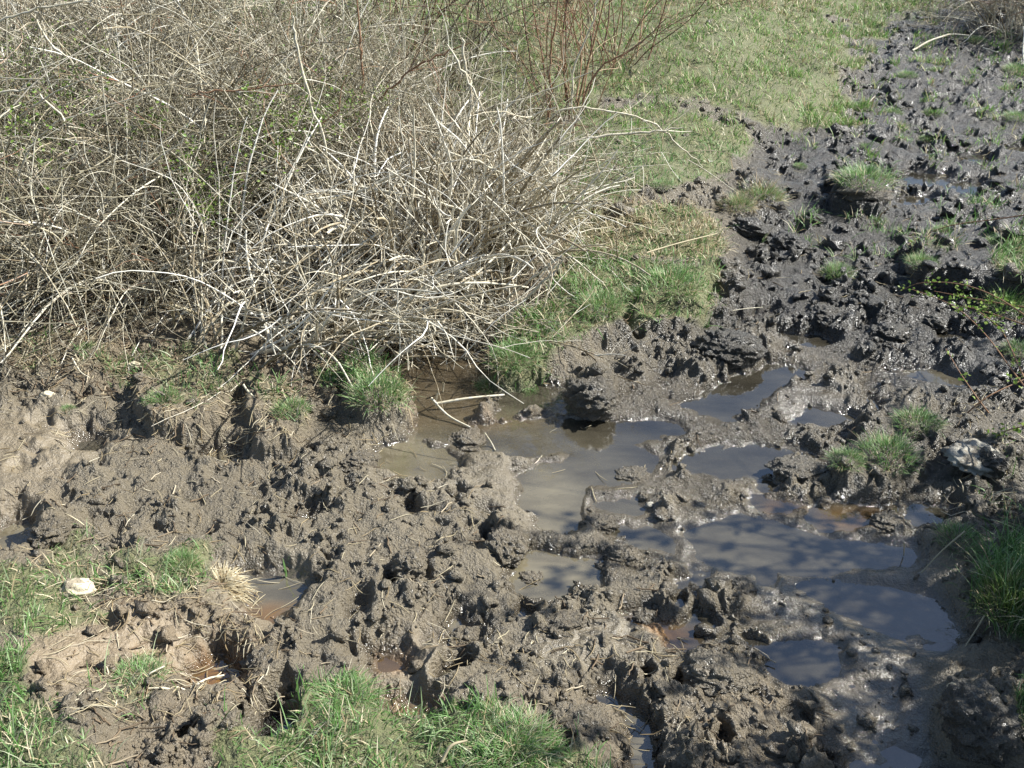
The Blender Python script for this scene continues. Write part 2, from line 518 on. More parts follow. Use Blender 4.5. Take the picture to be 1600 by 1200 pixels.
RUST = [([(300, 1020), (320, 1005), (360, 1005), (385, 1030), (360, 1055), (300, 1058)], 1.0), ([(585, 1000), (640, 1005), (640, 1040), (590, 1040)], .6), ([(1280, 785), (1390, 785), (1370, 820), (1290, 820)], .45),
        ([(980, 955), (1020, 955), (1090, 985), (1040, 1000)], .8), ([(600, 1070), (690, 1080), (670, 1115), (620, 1110)], .6), ([(390, 920), (440, 925), (420, 955), (385, 950)], .85), ([(1190, 770), (1260, 785), (1200, 800)], .5),
        ([(560, 520), (760, 540), (760, 640), (640, 660)], .12), ([(680, 645), (880, 640), (760, 660)], .2)]
PEAT = [([(1110, 470), (1160, 300), (1180, 180), (1320, 195), (1340, 40), (1450, -50), (2200, -100), (2200, 700), (1480, 640), (1300, 560), (1200, 520), (1040, 530), (1020, 490)], 1.0),
        ([(890, 640), (1000, 540), (1200, 500), (1480, 630), (2000, 680), (2000, 900), (1500, 800), (1200, 720), (1000, 680)], .45), ([(960, 480), (1090, 480), (1090, 530), (980, 530)], .8)]
LITTER = [([(-400, 520), (60, 560), (150, 600), (230, 610), (380, 600), (470, 620), (550, 580), (620, 510), (760, 520), (880, 430), (900, 300), (860, 100), (600, -80), (-800, -80)], .85),
          ([(200, 560), (370, 560), (480, 640), (470, 720), (380, 716), (300, 690), (220, 680)], .6), ([(870, 330), (1130, 330), (1130, 430), (880, 430)], .5), ([(180, 880), (400, 880), (400, 980), (160, 950)], .4)]
SMOOTH = [([(20, 950), (110, 935), (260, 940), (330, 980), (280, 1050), (200, 1040), (100, 1085), (20, 1050)], .7), ([(330, 870), (490, 860), (480, 940), (400, 960), (330, 920)], 1), ([(960, 800), (1440, 820), (1540, 1010), (1450, 1040), (1480, 1220), (1340, 1220), (1230, 980), (1060, 870)], .85), ([(-50, 640), (110, 630), (190, 690), (60, 760), (-50, 760)], .7),
          ([(820, 990), (1000, 955), (1060, 980), (900, 1050), (820, 1030)], .75), ([(1180, 600), (1330, 600), (1350, 660), (1220, 660)], .7), ([(580, 970), (700, 980), (700, 1120), (600, 1110)], .6), ([(560, 670), (800, 640), (1080, 640), (1030, 740), (900, 850), (600, 750)], .5),
          ([(1380, 555), (1560, 560), (1550, 610), (1380, 600)], .7), ([(-50, 770), (70, 760), (60, 860), (-50, 850)], .6)]
HOLES = [  # hoof prints: place, half width in px, depth in m
    (770, 836, 26, .09), (612, 900, 26, .08), (706, 1035, 26, .085), (672, 985, 15, .05), (1385, 830, 10, .03), (755, 800, 18, .05), (560, 940, 30, .04), (940, 1040, 14, .04), (300, 1040, 34, .03), (345, 1020, 30, .03),
    (430, 1104, 34, .11), (445, 1055, 16, .06), (70, 700, 18, .06), (65, 655, 15, .06), (150, 810, 14, .05), (235, 742, 14, .05), (35, 725, 16, .05), (125, 620, 18, .08), (362, 690, 22, .06), (185, 830, 15, .05), (240, 830, 12, .04), (320, 830, 12, .04),
    (505, 760, 14, .04), (600, 755, 18, .045), (640, 790, 16, .04), (560, 800, 17, .045), (680, 830, 18, .05), (715, 770, 15, .045), (820, 950, 20, .04), (930, 910, 18, .04), (1010, 1050, 20, .05), (1100, 960, 22, .05), (1180, 1000, 20, .05), (1130, 1150, 22, .05),
    (1250, 1115, 24, .05), (1200, 900, 16, .03), (1060, 935, 20, .04), (885, 975, 16, .04), (1280, 1180, 26, .05), (880, 1150, 22, .06), (1070, 1060, 20, .05), (1180, 1080, 18, .045), (980, 1000, 15, .04), (545, 700, 13, .05), (470, 700, 14, .08), (375, 625, 14, .09),
    (905, 700, 20, .03), (1180, 545, 14, .05), (1225, 545, 13, .045), (1300, 520, 14, .05), (1350, 500, 14, .06), (1260, 450, 15, .06), (1180, 430, 15, .06), (1215, 400, 14, .07), (1290, 430, 15, .06), (1400, 480, 14, .06), (1240, 350, 15, .08), (1290, 300, 13, .07), (1200, 340, 12, .06),
    (1410, 385, 15, .07), (1460, 340, 13, .06), (1350, 260, 12, .06), (1400, 230, 12, .06), (1520, 210, 12, .06), (1450, 180, 11, .06), (1380, 140, 11, .06), (1500, 140, 10, .06), (1560, 170, 11, .06), (1420, 100, 10, .05), (1560, 320, 13, .06), (1120, 1030, 17, .045), (1330, 460, 14, .06),
    (1125, 455, 16, .08), (985, 515, 20, .06), (200, 900, 10, .04), (170, 970, 14, .05), (120, 1030, 16, .04), (230, 1010, 14, .04), (290, 1150, 22, .06), (320, 1110, 18, .06), (560, 640, 14, .05), (540, 612, 12, .06), (1010, 560, 15, .04), (1080, 590, 14, .03), (150, 720, 18, .05), (290, 780, 17, .045), (400, 760, 16, .045), (90, 780, 16, .05), (450, 840, 14, .04), (340, 740, 15, .045), (210, 790, 13, .045), (520, 860, 15, .045), (540, 1010, 16, .04), (480, 950, 18, .04), (420, 980, 14, .04),
]

# ---------------------------------------------------------------- the ground sheet: a fan of rows and columns, finer near the viewer
AP = 1.21
RES = 1.0
ys = [-1.0, -.6, -.2, .2, .5, .8]
y = 1.0
while y < 14.0:
    ys.append(y)
    s = math.hypot(y, CAM_H)
    y += 0.00125 / RES * s ** 1.35
while y < 420:
    ys.append(y)
    y *= 1.06
ys = np.array(ys)
ui = np.arange(-0.52, 0.5201, 0.0010 / RES)
uo = 0.53 * np.cumprod(np.full(26, 1.12))
us = np.concatenate([-uo[::-1], ui, uo])
NR, NC = len(ys), len(us)
X = (us[None, :] * (ys[:, None] + AP)).astype(np.float64)
Y = np.repeat(ys[:, None], NC, 1)

# coarse copy for the plan masks
cr = np.unique(np.concatenate([np.arange(0, NR, 4), [NR - 1]]))
cc = np.unique(np.concatenate([np.arange(0, NC, 4), [NC - 1]]))
Xc, Yc = X[np.ix_(cr, cc)], Y[np.ix_(cr, cc)]


def up(a):
    """bilinear from the coarse copy to the full grid"""
    ri = np.interp(np.arange(NR), cr, np.arange(len(cr)))
    ci = np.interp(np.arange(NC), cc, np.arange(len(cc)))
    r0 = np.minimum(ri.astype(int), len(cr) - 2)
    c0 = np.minimum(ci.astype(int), len(cc) - 2)
    fr, fc = (ri - r0)[:, None], (ci - c0)[None, :]
    rows = a[r0] * (1 - fr) + a[r0 + 1] * fr
    return (rows[:, c0] * (1 - fc) + rows[:, c0 + 1] * fc).astype(np.float32)


BA = np.array(BASE)


def plan_z(u, v):
    num, den = np.zeros(np.shape(u)), np.zeros(np.shape(u))
    for bx, by, bz in BA:
        q = ((u - bx) ** 2 + ((v - by) * 1.3) ** 2 + 400.0) ** -1.6
        num += q * bz
        den += q
    return num / den


def atb(px, py):
    return at(px, py, float(plan_z(np.array(px, float), np.array(py, float))))


def sdf(poly, x, y):
    """signed distance in metres to an outline given in the plan, positive inside"""
    W = np.array([atb(px, max(py, -130))[:2] for px, py in poly])
    lo, hi = W.min(0) - .6, W.max(0) + .6
    out = np.full(x.shape, -.6)
    sel = (x > lo[0]) & (x < hi[0]) & (y > lo[1]) & (y < hi[1])
    px, py = x[sel], y[sel]
    d = np.full(px.shape, 9.0)
    ins = np.zeros(px.shape, bool)
    for i in range(len(W)):
        a, b = W[i], W[(i + 1) % len(W)]
        e = b - a
        t = np.clip(((px - a[0]) * e[0] + (py - a[1]) * e[1]) / max(e @ e, 1e-9), 0, 1)
        d = np.minimum(d, np.hypot(px - a[0] - t * e[0], py - a[1] - t * e[1]))
        c = (a[1] > py) != (b[1] > py)
        with np.errstate(divide='ignore', invalid='ignore'):
            ins ^= c & (px < a[0] + (py - a[1]) / (b[1] - a[1] + 1e-12) * e[0])
    out[sel] = np.maximum(np.where(ins, d, -d), -.6)
    return out


def zone(zs, soft=.06):
    r = np.zeros(Xc.shape)
    for p, v in zs:
        r = np.maximum(r, v * smooth(-soft, soft, sdf(p, Xc, Yc)))
    return r


U, V = plan(Xc, Yc)
bz0 = plan_z(U, V)
for _ in range(4):
    bz0 = .4 * bz0 + .6 * plan_z(*plan(Xc, Yc, bz0))
far = smooth(9, 16, Yc)
baseC = bz0 * (1 - far) + far * (.4 + (Yc - 9) * .02).clip(0, 4)
side = smooth(.1, .6, np.abs(Xc) / (Yc + AP) - .42)
baseC = baseC + side * .12
base = up(baseC)
pool_sd, pool_d = np.full(Xc.shape, -.6), np.full(Xc.shape, .02)
for p, d in POOLS:
    s = sdf(p, Xc, Yc)
    s = s + (.05 if p[0][1] < 320 else 0) * (s > -.3)
    k = s > pool_sd
    pool_sd = np.where(k, s, pool_sd)
    pool_d = np.where(k, d, pool_d)
pool_sd, pool_d = up(pool_sd), up(pool_d)
turf_c = np.zeros(Xc.shape)
EDGE = .09 + .6 * smooth(4.8, 9, Yc)
for p, cov, hl, dead in TURF:
    turf_c = np.maximum(turf_c, cov * smooth(-.05, .05, sdf(p, Xc, Yc) + EDGE * fbm(Xc * 2.6, Yc * 2.6, 4, 55)))
turf_c = np.maximum(turf_c, .9 * smooth(11.5, 13, Yc) * (1 - smooth(.15, .2, Xc / (Yc + AP)) * (1 - smooth(14, 20, Yc))))
offside = smooth(.45, .56, np.abs(Xc) / (Yc + AP))
turf_c = np.maximum(turf_c, .8 * offside * (Xc > 0) * (Yc < 3.2))
turf = up(turf_c)
clay, rust = up(zone(CLAY, .1)), up(zone(RUST, .03))
peat, litter, smo = up(zone(PEAT, .25)), up(zone(LITTER, .12)), up(zone(SMOOTH, .07))

n_lo = fbm(X * 2.2, Y * 2.2, 3, 1)
n_mid = fbm(X * 7.0, Y * 7.0, 3, 5)
wx = X + .02 * perlin(X * 14, Y * 14, 21)
wy = Y + .02 * perlin(X * 14, Y * 14, 22)
mudness = np.clip(1.15 - turf * 1.35, 0, 1)

# trodden lumps about a hoof wide, with clods and crumbs on them
l1, l2, lid = worley(wx / .15, wy / .15 * 1.1, 31)
lump = (lid - .40) * smooth(0.0, .55, l2 - l1)
c1, c2, cid = worley((wx + .012 * perlin(X * 40, Y * 40, 23)) / .050, (wy + .012 * perlin(X * 40, Y * 40, 24)) / .050, 32)
clod = np.sqrt(np.clip(1 - (c1 / .75) ** 2, 0, 1)) * (cid * 1.1 - .12)
k1, k2, kid = worley(wx / .019, wy / .019, 33)
crumb = np.sqrt(np.clip(1 - (k1 / .72) ** 2, 0, 1)) * (kid * 1.2 - .2)
rough_patch = smooth(-.10, .25, fbm(X * 3.6, Y * 3.6, 3, 44)) * .8 + .20
calm = 1 - .88 * smo
farfade = 1.0 + .5 * smooth(4, 8, Y)

z = base + .016 * n_lo * (1 + turf)
for poly, amt, soft in RAISE:
    s = up(sdf(poly, Xc, Yc))
    z = z + amt * smooth(-soft, soft, s + .030 * n_mid + .012 * (c1 - .5))
m1, m2, mid_ = worley(wx / .0095, wy / .0095, 34)
grain = np.sqrt(np.clip(1 - (m1 / .72) ** 2, 0, 1)) * (mid_ * 1.2 - .2) * (1 - smooth(3.5, 5, Y))
ridg = (1 - 2.4 * np.abs(perlin(wx * 24, wy * 24, 91))) * .65 + (1 - 2.4 * np.abs(perlin(wx * 52 + 3, wy * 52, 92))) * .35
n_hi = fbm(wx * 15, wy * 15, 3, 8)
rel = (.036 * n_mid + .032 * lump + .016 * n_hi) * calm * (.5 + .6 * rough_patch) * farfade * np.clip(mudness + .25, 0, 1)
wpool = smooth(-.07, .045, pool_sd + .07 * n_mid + .03 * n_hi - .025 * (cid - .5) * calm)
z = z + rel
# round hoof prints with a squeezed up rim
holes = np.zeros_like(z)
extra = []
for i in range(60):
    px, py = rng.uniform(-60, 1660), rng.uniform(560, 1190)
    if i % 3 == 0:
        px, py = rng.uniform(1150, 1660), rng.uniform(60, 600)
    extra.append((px, py, None, rng.uniform(.015, .035)))
for (px, py, hw, dp) in HOLES + extra:
    c = atb(px, py)
    r = rng.uniform(.032, .058) if hw is None else hw / FPX * math.hypot(c[1], CAM_H)
    r = min(max(r, .03), .075)
    if hw is None or hw < 20:
        r, dp = r * 1.45, dp * .45
    j0, j1 = np.searchsorted(ys, c[1] - 3 * r), np.searchsorted(ys, c[1] + 3 * r)
    u0, u1 = (c[0] - 3 * r), (c[0] + 3 * r)
    if j1 - j0 < 2:
        continue
    k0 = np.searchsorted(us, min(u0 / (ys[j0] + AP), u0 / (ys[j1 - 1] + AP)))
    k1_ = np.searchsorted(us, max(u1 / (ys[j0] + AP), u1 / (ys[j1 - 1] + AP)))
    sl_ = (slice(j0, j1), slice(k0, k1_))
    ang = rng.uniform(-.7, .7)
    dx, dy = wx[sl_] - c[0], wy[sl_] - c[1]
    ex, ey = (dx * math.cos(ang) + dy * math.sin(ang)) / .85, (-dx * math.sin(ang) + dy * math.cos(ang)) / 1.2
    q = np.hypot(ex, ey) / r + .45 * n_mid[sl_] + .2 * n_hi[sl_]
    pit = 1 - smooth(.45, 1.1, q)
    rim = np.exp(-((q - 1.3) / .28) ** 2) * .22
    wgt = 1.0 if hw is not None else np.clip(mudness[sl_] * calm[sl_], 0, 1)
    holes[sl_] = holes[sl_] * (1 - pit * wgt) + (-dp * .9 * pit + dp * rim * (1 - pit)) * wgt
z = z + holes
lowmud = z - (-.006)
z = z * (1 - wpool) + (-pool_d * .6 - .002 + .010 * n_mid + .005 * n_hi + .008 * n_lo + .003 * fbm(wx * 20, wy * 34, 3, 66)) * wpool
# crumbs stand only where the mud is above the water
dryish = smooth(.000, .030, z) * mudness * (1 - .7 * litter * (1 - peat))
z = z + dryish * calm * rough_patch * (.025 * clod + .012 * crumb + .006 * grain + .008 * ridg) * (1 + .15 * peat)
z = z + (.006 * crumb + .004 * fbm(X * 60, Y * 60, 2, 60)) * np.clip(turf + litter, 0, 1) * (Y < 14)
z = z + smo * .0035 * fbm(X * 22, Y * 36, 3, 61) * (1 - wpool * .5)
# nothing beyond the near mud lies under the water sheet
z = np.where((Y > 11) | (np.abs(X) > 6.5), np.maximum(z, .05), z)
ZG = z.astype(np.float32)
# push crumbly sides outwards a little so that clods overhang
k = (dryish * calm).astype(np.float32)
XD = X + .006 * k * perlin(X * 30, Y * 30, 71) + .005 * k * perlin(X * 75, Y * 75, 73)
YD = Y + .006 * k * perlin(X * 30 + 9, Y * 30, 72) + .005 * k * perlin(X * 75 + 9, Y * 75, 74)
wet = (1 - smooth(.002, .045 + .02 * n_mid, ZG)) * (1 - turf * .7)
wet = np.maximum(wet, .75 * smo * (ZG < .05) * smooth(-.2, .3, n_mid))
wet = np.maximum(wet, peat * .3 * (1 - turf))
Vg = np.stack([XD, YD, ZG], -1).reshape(-1, 3)
ii = (np.arange(NR - 1)[:, None] * NC + np.arange(NC - 1)[None, :]).ravel()
Qg = np.stack([ii, ii + 1, ii + NC + 1, ii + NC], -1)
GA = {'wet': wet, 'peat': peat * (1 - smooth(.25, .7, turf)), 'clay': clay, 'turf': smooth(.28, .75, turf + .5 * n_mid * (turf > .22)), 'litter': litter, 'rust': rust, 'smear': smo * (1 - turf), 'film': .8 * (1 - smooth(.001, .009 + .006 * n_mid, ZG)) * (1 - turf)}
ground = obj('ground', mk_mesh('ground', Vg, Qg, mat=MUD, attrs=GA))
tag(ground, 'trampled wet mud with turf banks around it', 'ground', kind='structure')


def gidx(x, y):
    r = np.interp(y, ys, np.arange(NR))
    c = np.interp(x / (y + AP), us, np.arange(NC))
    r0 = np.clip(r.astype(int), 0, NR - 2)
    c0 = np.clip(c.astype(int), 0, NC - 2)
    return r0, c0, r - r0, c - c0


def gval(A, x, y):
    x, y = np.asarray(x, float), np.asarray(y, float)
    r, c, fr, fc = gidx(x, y)
    return (A[r, c] * (1 - fr) + A[r + 1, c] * fr) * (1 - fc) + (A[r, c + 1] * (1 - fr) + A[r + 1, c + 1] * fr) * fc


def gz(x, y):
    return gval(ZG, x, y)


def on(px, py, lift=0.0):
    """the ground point seen at a plan place, iterated for the ground's height"""
    zz = 0.05
    for _ in range(5):
        p = at(px, py, zz)
        zz = float(gz(p[0], p[1]))
    return np.array([p[0], p[1], zz + lift])


# ---------------------------------------------------------------- standing water, one level
gx = np.linspace(-6.4, 6.4, 257)
gy = np.linspace(.9, 10.9, 201)
WX, WY = np.meshgrid(gx, gy)
Vw = np.stack([WX, WY, np.full_like(WX, -.003)], -1).reshape(-1, 3)
ii = (np.arange(200)[:, None] * 257 + np.arange(256)[None, :]).ravel()
silt = np.full(WX.shape, .35)
for (bx, by, br, bv) in [(860, 770, 90, 1.0), (870, 880, 110, 1.0), (640, 710, 110, .95), (30, 800, 120, .9), (330, 690, 90, .8), (400, 910, 120, .6), (660, 560, 110, .35), (740, 655, 90, .55), (715, 970, 60, .9), (1000, 740, 110, .6), (1150, 860, 110, .6),
                         (1400, 960, 170, .3), (1400, 1120, 130, .3), (1250, 1030, 70, .3), (1140, 615, 130, .25), (1160, 710, 110, .35), (1480, 580, 110, .45), (1250, 515, 80, .3), (1480, 270, 160, .25), (1000, 1130, 80, .7), (430, 1100, 50, .05), (1330, 800, 90, .45), (1050, 680, 90, .3), (1290, 645, 60, .4)]:
    c = atb(bx, by)
    rr = br / FPX * math.hypot(c[1], CAM_H)
    g = np.exp(-((WX - c[0]) ** 2 + ((WY - c[1]) / 1.3) ** 2) / (2 * (rr * .7) ** 2))
    silt = silt * (1 - g) + bv * g
wrust = np.zeros(WX.shape)
for p, v in RUST:
    wrust = np.maximum(wrust, v * smooth(-.05, .05, sdf(p, WX, WY)))
water = obj('water', mk_mesh('water', Vw, np.stack([ii, ii + 1, ii + 258, ii + 257], -1), mat=water_material(), attrs={'silt': silt, 'rust': wrust}))
tag(water, 'still muddy water lying in the trampled hollows', 'water', kind='structure')
print('ground', NR, NC, round(time.time() - T0, 1))
# ---------------------------------------------------------------- plant materials
def blade_material(name, stops, rough=.5, trans=.35):
    """a narrow leaf: colour differs from blade to blade, light passes through"""
    m, t, b = new_mat(name)
    g = N(t, 'ShaderNodeNewGeometry')
    c = ramp(t, g.outputs['Random Per Island'], stops)
    t.links.new(c, b.inputs['Base Color'])
    b.inputs['Roughness'].default_value = rough
    set_spec(b, .35)
    tl = N(t, 'ShaderNodeBsdfTranslucent')
    t.links.new(c, tl.inputs[0])
    mx = N(t, 'ShaderNodeMixShader')
    mx.inputs[0].default_value = trans
    t.links.new(b.outputs[0], mx.inputs[1])
    t.links.new(tl.outputs[0], mx.inputs[2])
    t.links.new(mx.outputs[0], t.nodes['Material Output'].inputs[0])
    return m


GREEN = [(0, (0.065, 0.15, 0.03)), (.3, (0.11, 0.235, 0.055)), (.6, (0.18, 0.31, 0.105)), (.82, (0.27, 0.37, 0.18)), (1, (0.40, 0.44, 0.28))]
STRAW = [(0, (0.26, 0.19, 0.10)), (.4, (0.40, 0.33, 0.20)), (.8, (0.52, 0.46, 0.31)), (1, (0.62, 0.56, 0.42))]
M_GRASS = blade_material('green_grass', GREEN)
M_STRAW = blade_material('dead_grass', STRAW, .6, .2)
M_FAR = blade_material('meadow_grass', [(0, (0.085, 0.19, 0.035)), (.45, (0.16, 0.30, 0.07)), (.75, (0.25, 0.37, 0.125)), (.9, (0.38, 0.36, 0.19)), (1, (0.46, 0.41, 0.26))])
M_DARKGRASS = blade_material('rush_grass', [(0, (0.05, 0.09, 0.02)), (.6, (0.09, 0.15, 0.035)), (.9, (0.16, 0.20, 0.07)), (1, (0.40, 0.34, 0.2))])

# ---------------------------------------------------------------- ground cover of grass (not countable)
def scatter(n, poly):
    W = np.array([atb(px, max(py, -100))[:2] for px, py in poly])
    lo, hi = W.min(0), W.max(0)
    x, y = rng.uniform(lo[0], hi[0], n), rng.uniform(lo[1], hi[1], n)
    k = np.zeros(n, bool)
    d = sdf(poly, x, y)
    e = .09 + .6 * smooth(4.8, 9, y)
    k = d + e * fbm(x * 2.6, y * 2.6, 4, 55) + .03 * fbm(x * 9, y * 9, 2, 3) + rng.normal(0, .015, n) > 0
    return x[k], y[k]


def area_of(poly):
    W = np.array([atb(px, max(py, -100))[:2] for px, py in poly])
    lo, hi = W.min(0), W.max(0)
    return float(np.prod(hi - lo))


gb = {'g': [], 's': [], 'f': []}
for poly, cov, hl, dead in TURF:
    ctr = np.mean([atb(px, max(py, -60))[1] for px, py in poly])
    dens = 21000 if ctr < 3 else (13000 if ctr < 5.2 else 6500 if ctr < 8 else 4200)
    n = int(min(area_of(poly) * dens * (cov if cov > .2 else .8), 260000))
    x, y = scatter(n, poly)
    if len(x) == 0:
        continue
    patch = fbm(x * 5, y * 5, 3, 81) + .5 * fbm(x * 16, y * 16, 2, 82)
    keep = rng.random(len(x)) < (smooth(.18, .42, patch) * .9 if cov < .2 else 1) * np.clip(cov * .8 + (.9 + 1.1 * smooth(5, 8, y)) * patch + .1 + .8 * (cov < .2), .03, 1)
    x, y, patch = x[keep], y[keep], patch[keep]
    zz = gz(x, y)
    ok = zz > .004
    x, y, zz, patch = x[ok], y[ok], zz[ok], patch[ok]
    n = len(x)
    wd = np.clip(.0030 * (.6 + .16 * y), .0028, .007)
    h = hl * np.clip(rng.lognormal(0, .38, n), .35, 2.3) * (1 + .7 * patch)
    isdead = rng.random(n) < np.clip(dead + .35 * fbm(x * 3, y * 3, 2, 83), 0, 1)
    far_ = y > 6.0
    for key, sel in (('g', ~isdead & ~far_), ('s', isdead), ('f', ~isdead & far_)):
        gb[key].append(np.stack([x, y, zz, h, wd], -1)[sel])


def cover(name, parts, mat, label, lean=.55):
    A = np.concatenate(parts)
    n = len(A)
    # neighbouring blades lean together
    az = 6.0 * fbm(A[:, 0] * 9, A[:, 1] * 9, 2, 91) + rng.normal(0, 1.1, n)
    V, Q = blades(A[:, :3] - [0, 0, .006], A[:, 3], A[:, 4] * rng.uniform(.7, 1.3, n), az, np.abs(rng.normal(.25, lean, n)), rng.uniform(.2, 1.5, n))
    o = obj(name, mk_mesh(name, V, Q, mat=mat))
    tag(o, label, 'grass', kind='stuff')
    print(name, n)


cover('grass', gb['g'], M_GRASS, 'short bright green grass growing on the banks round the mud')
cover('dead_grass', gb['s'], M_STRAW, 'pale dead grass blades lying among the green grass', .8)
cover('meadow_grass', gb['f'], M_FAR, 'thin green and tan grass on the field beyond the thicket')

# loose straw and root fibres on banks and mud
STRAWS = [([(885, 330), (1120, 330), (1125, 410), (1000, 420), (890, 410)], 700), ([(190, 600), (480, 620), (480, 710), (210, 690)], 300), ([(0, 500), (150, 520), (380, 600), (200, 600), (0, 560)], 420), ([(60, 900), (420, 900), (420, 1100), (100, 1150)], 320),
          ([(0, 560), (600, 620), (900, 1000), (600, 1080), (0, 860)], 420), ([(600, 1000), (1100, 980), (1100, 1190), (700, 1090)], 120), ([(600, 640), (1000, 600), (1100, 760), (700, 760)], 16), ([(1150, 200), (1600, 200), (1600, 480), (1150, 480)], 160), ([(1040, -10), (1300, -10), (1300, 14), (1040, 20)], 500), ([(470, 520), (650, 580), (640, 640), (500, 640)], 120),
          ([(1480, 640), (1600, 600), (1600, 850), (1480, 820)], 120)]
sx = []
for poly, n in STRAWS:
    x, y = scatter(n * 2, poly)
    sx.append(np.stack([x, y], -1)[:n])
S = np.concatenate(sx)
n = len(S)
ln = rng.uniform(.02, .085, n)
az = rng.uniform(0, 2 * math.pi, n)
tt = np.linspace(-.5, .5, 6)
bend = rng.normal(0, .16, n)
px_ = S[:, 0:1] + ln[:, None] * (tt[None] * np.cos(az)[:, None] - bend[:, None] * (tt ** 2)[None] * np.sin(az)[:, None] * 2)
py_ = S[:, 1:2] + ln[:, None] * (tt[None] * np.sin(az)[:, None] + bend[:, None] * (tt ** 2)[None] * np.cos(az)[:, None] * 2)
pz_ = np.maximum(gz(px_, py_), 0.0)
zl = pz_.max(1, keepdims=True)
pz_ = .5 * pz_ + .5 * zl + .002 + rng.uniform(0, .012, (n, 1)) * tt[None]
V, Q = tubes(np.stack([px_, py_, pz_], -1), np.repeat(rng.uniform(.0007, .0016, n)[:, None], 6, 1) * np.array([.6, 1, 1, 1, .9, .5])[None], 4)
tag(obj('straw', mk_mesh('straw', V, Q, mat=M_STRAW)), 'loose straw and root fibres lying on mud and banks', 'straw', kind='stuff')


# broken twigs and bark bits trodden into mud and litter
lx = []
for poly, n in [([(-100, 470), (380, 560), (560, 560), (620, 620), (380, 640), (-100, 600)], 700), ([(0, 560), (600, 620), (1000, 1000), (600, 1100), (0, 860)], 260), ([(880, 480), (1600, 200), (1600, 700), (1000, 700)], 200), ([(900, 900), (1300, 1000), (1350, 1200), (900, 1190)], 90), ([(120, 880), (420, 900), (420, 1190), (120, 1190)], 140)]:
    x, y = scatter(n * 2, poly)
    lx.append(np.stack([x, y], -1)[:n])
S = np.concatenate(lx)
S = S[gz(S[:, 0], S[:, 1]) > .004]
n = len(S)
ln, az = rng.uniform(.012, .07, n), rng.uniform(0, 6.283, n)
tt = np.linspace(-.5, .5, 5)
qx = S[:, 0:1] + ln[:, None] * tt[None] * np.cos(az)[:, None] + rng.normal(0, .0015, (n, 5))
qy = S[:, 1:2] + ln[:, None] * tt[None] * np.sin(az)[:, None] + rng.normal(0, .0015, (n, 5))
qz = gz(qx, qy)
qz = .4 * qz + .6 * qz.max(1, keepdims=True) + .001
V, Q = tubes(np.stack([qx, qy, qz], -1), np.repeat(rng.uniform(.001, .0026, n)[:, None], 5, 1), 5)
M_LITTER = blade_material('rotten_twig', [(0, (.05, .035, .02)), (.6, (.14, .10, .06)), (.9, (.25, .20, .13)), (1, (.4, .34, .24))], .7, .0)
tag(obj('twig_litter', mk_mesh('twig_litter', V, Q, mat=M_LITTER)), 'broken brown twigs and bark bits trodden into mud and litter', 'litter', kind='stuff')


# ---------------------------------------------------------------- grass tussocks, each a thing with blades on a clump of soil
def lump_mesh(name, rx, ry, rz, seed, mat, sub=4, rough=.30, attrs=None, flat=False, fine=1.0):
    """an irregular clod: a sphere pushed about by noise"""
    import bmesh
    bm = bmesh.new()
    bmesh.ops.create_icosphere(bm, subdivisions=sub, radius=1.0)
    V = np.array([v.co[:] for v in bm.verts])
    F = np.array([[v.index for v in f.verts] for f in bm.faces])
    bm.free()
    a, b, c = V[:, 0], V[:, 1], V[:, 2]
    d = fbm(a * 1.3 + 3 * c + seed, b * 1.3 - 2 * c, 3, seed) + .55 * fine * fbm(a * 4.5 + 2.2 * c, b * 4.5 + 3.1 * c + seed, 3, seed + 5)
    k1_, k2_, ki = worley(a * 3.2 + c * 1.7 + seed, b * 3.2 + c * 2.3, seed + 9)
    d = d + .5 * fine * (np.sqrt(np.clip(1 - (k1_ / .8) ** 2, 0, 1)) * ki - .25)
    P = V * (1 + rough * d)[:, None] * np.array([rx, ry, rz])
    at_ = {k: np.full(len(P), v) for k, v in (attrs or {}).items()}
    return mk_mesh(name, P, None, F, mat, at_, not flat)


def tuft_blades(name, r, n, h, w, mat, dome=.3, lean=.7, seed=0):
    g = np.random.default_rng(seed + 100)
    q = np.sqrt(g.random(n)) * r
    th = g.uniform(0, 2 * math.pi, n)
    P = np.stack([q * np.cos(th), q * np.sin(th), dome * r * (1 - (q / r) ** 2)], -1)
    az = th + g.normal(0, .7, n)
    V, Q = blades(P, h * np.clip(g.lognormal(0, .35, n), .4, 2), w * g.uniform(.7, 1.3, n), az, np.abs(lean * (q / r) + g.normal(0, .25, n)), g.uniform(.2, 1.3, n))
    return mk_mesh(name, V, Q, mat=mat)


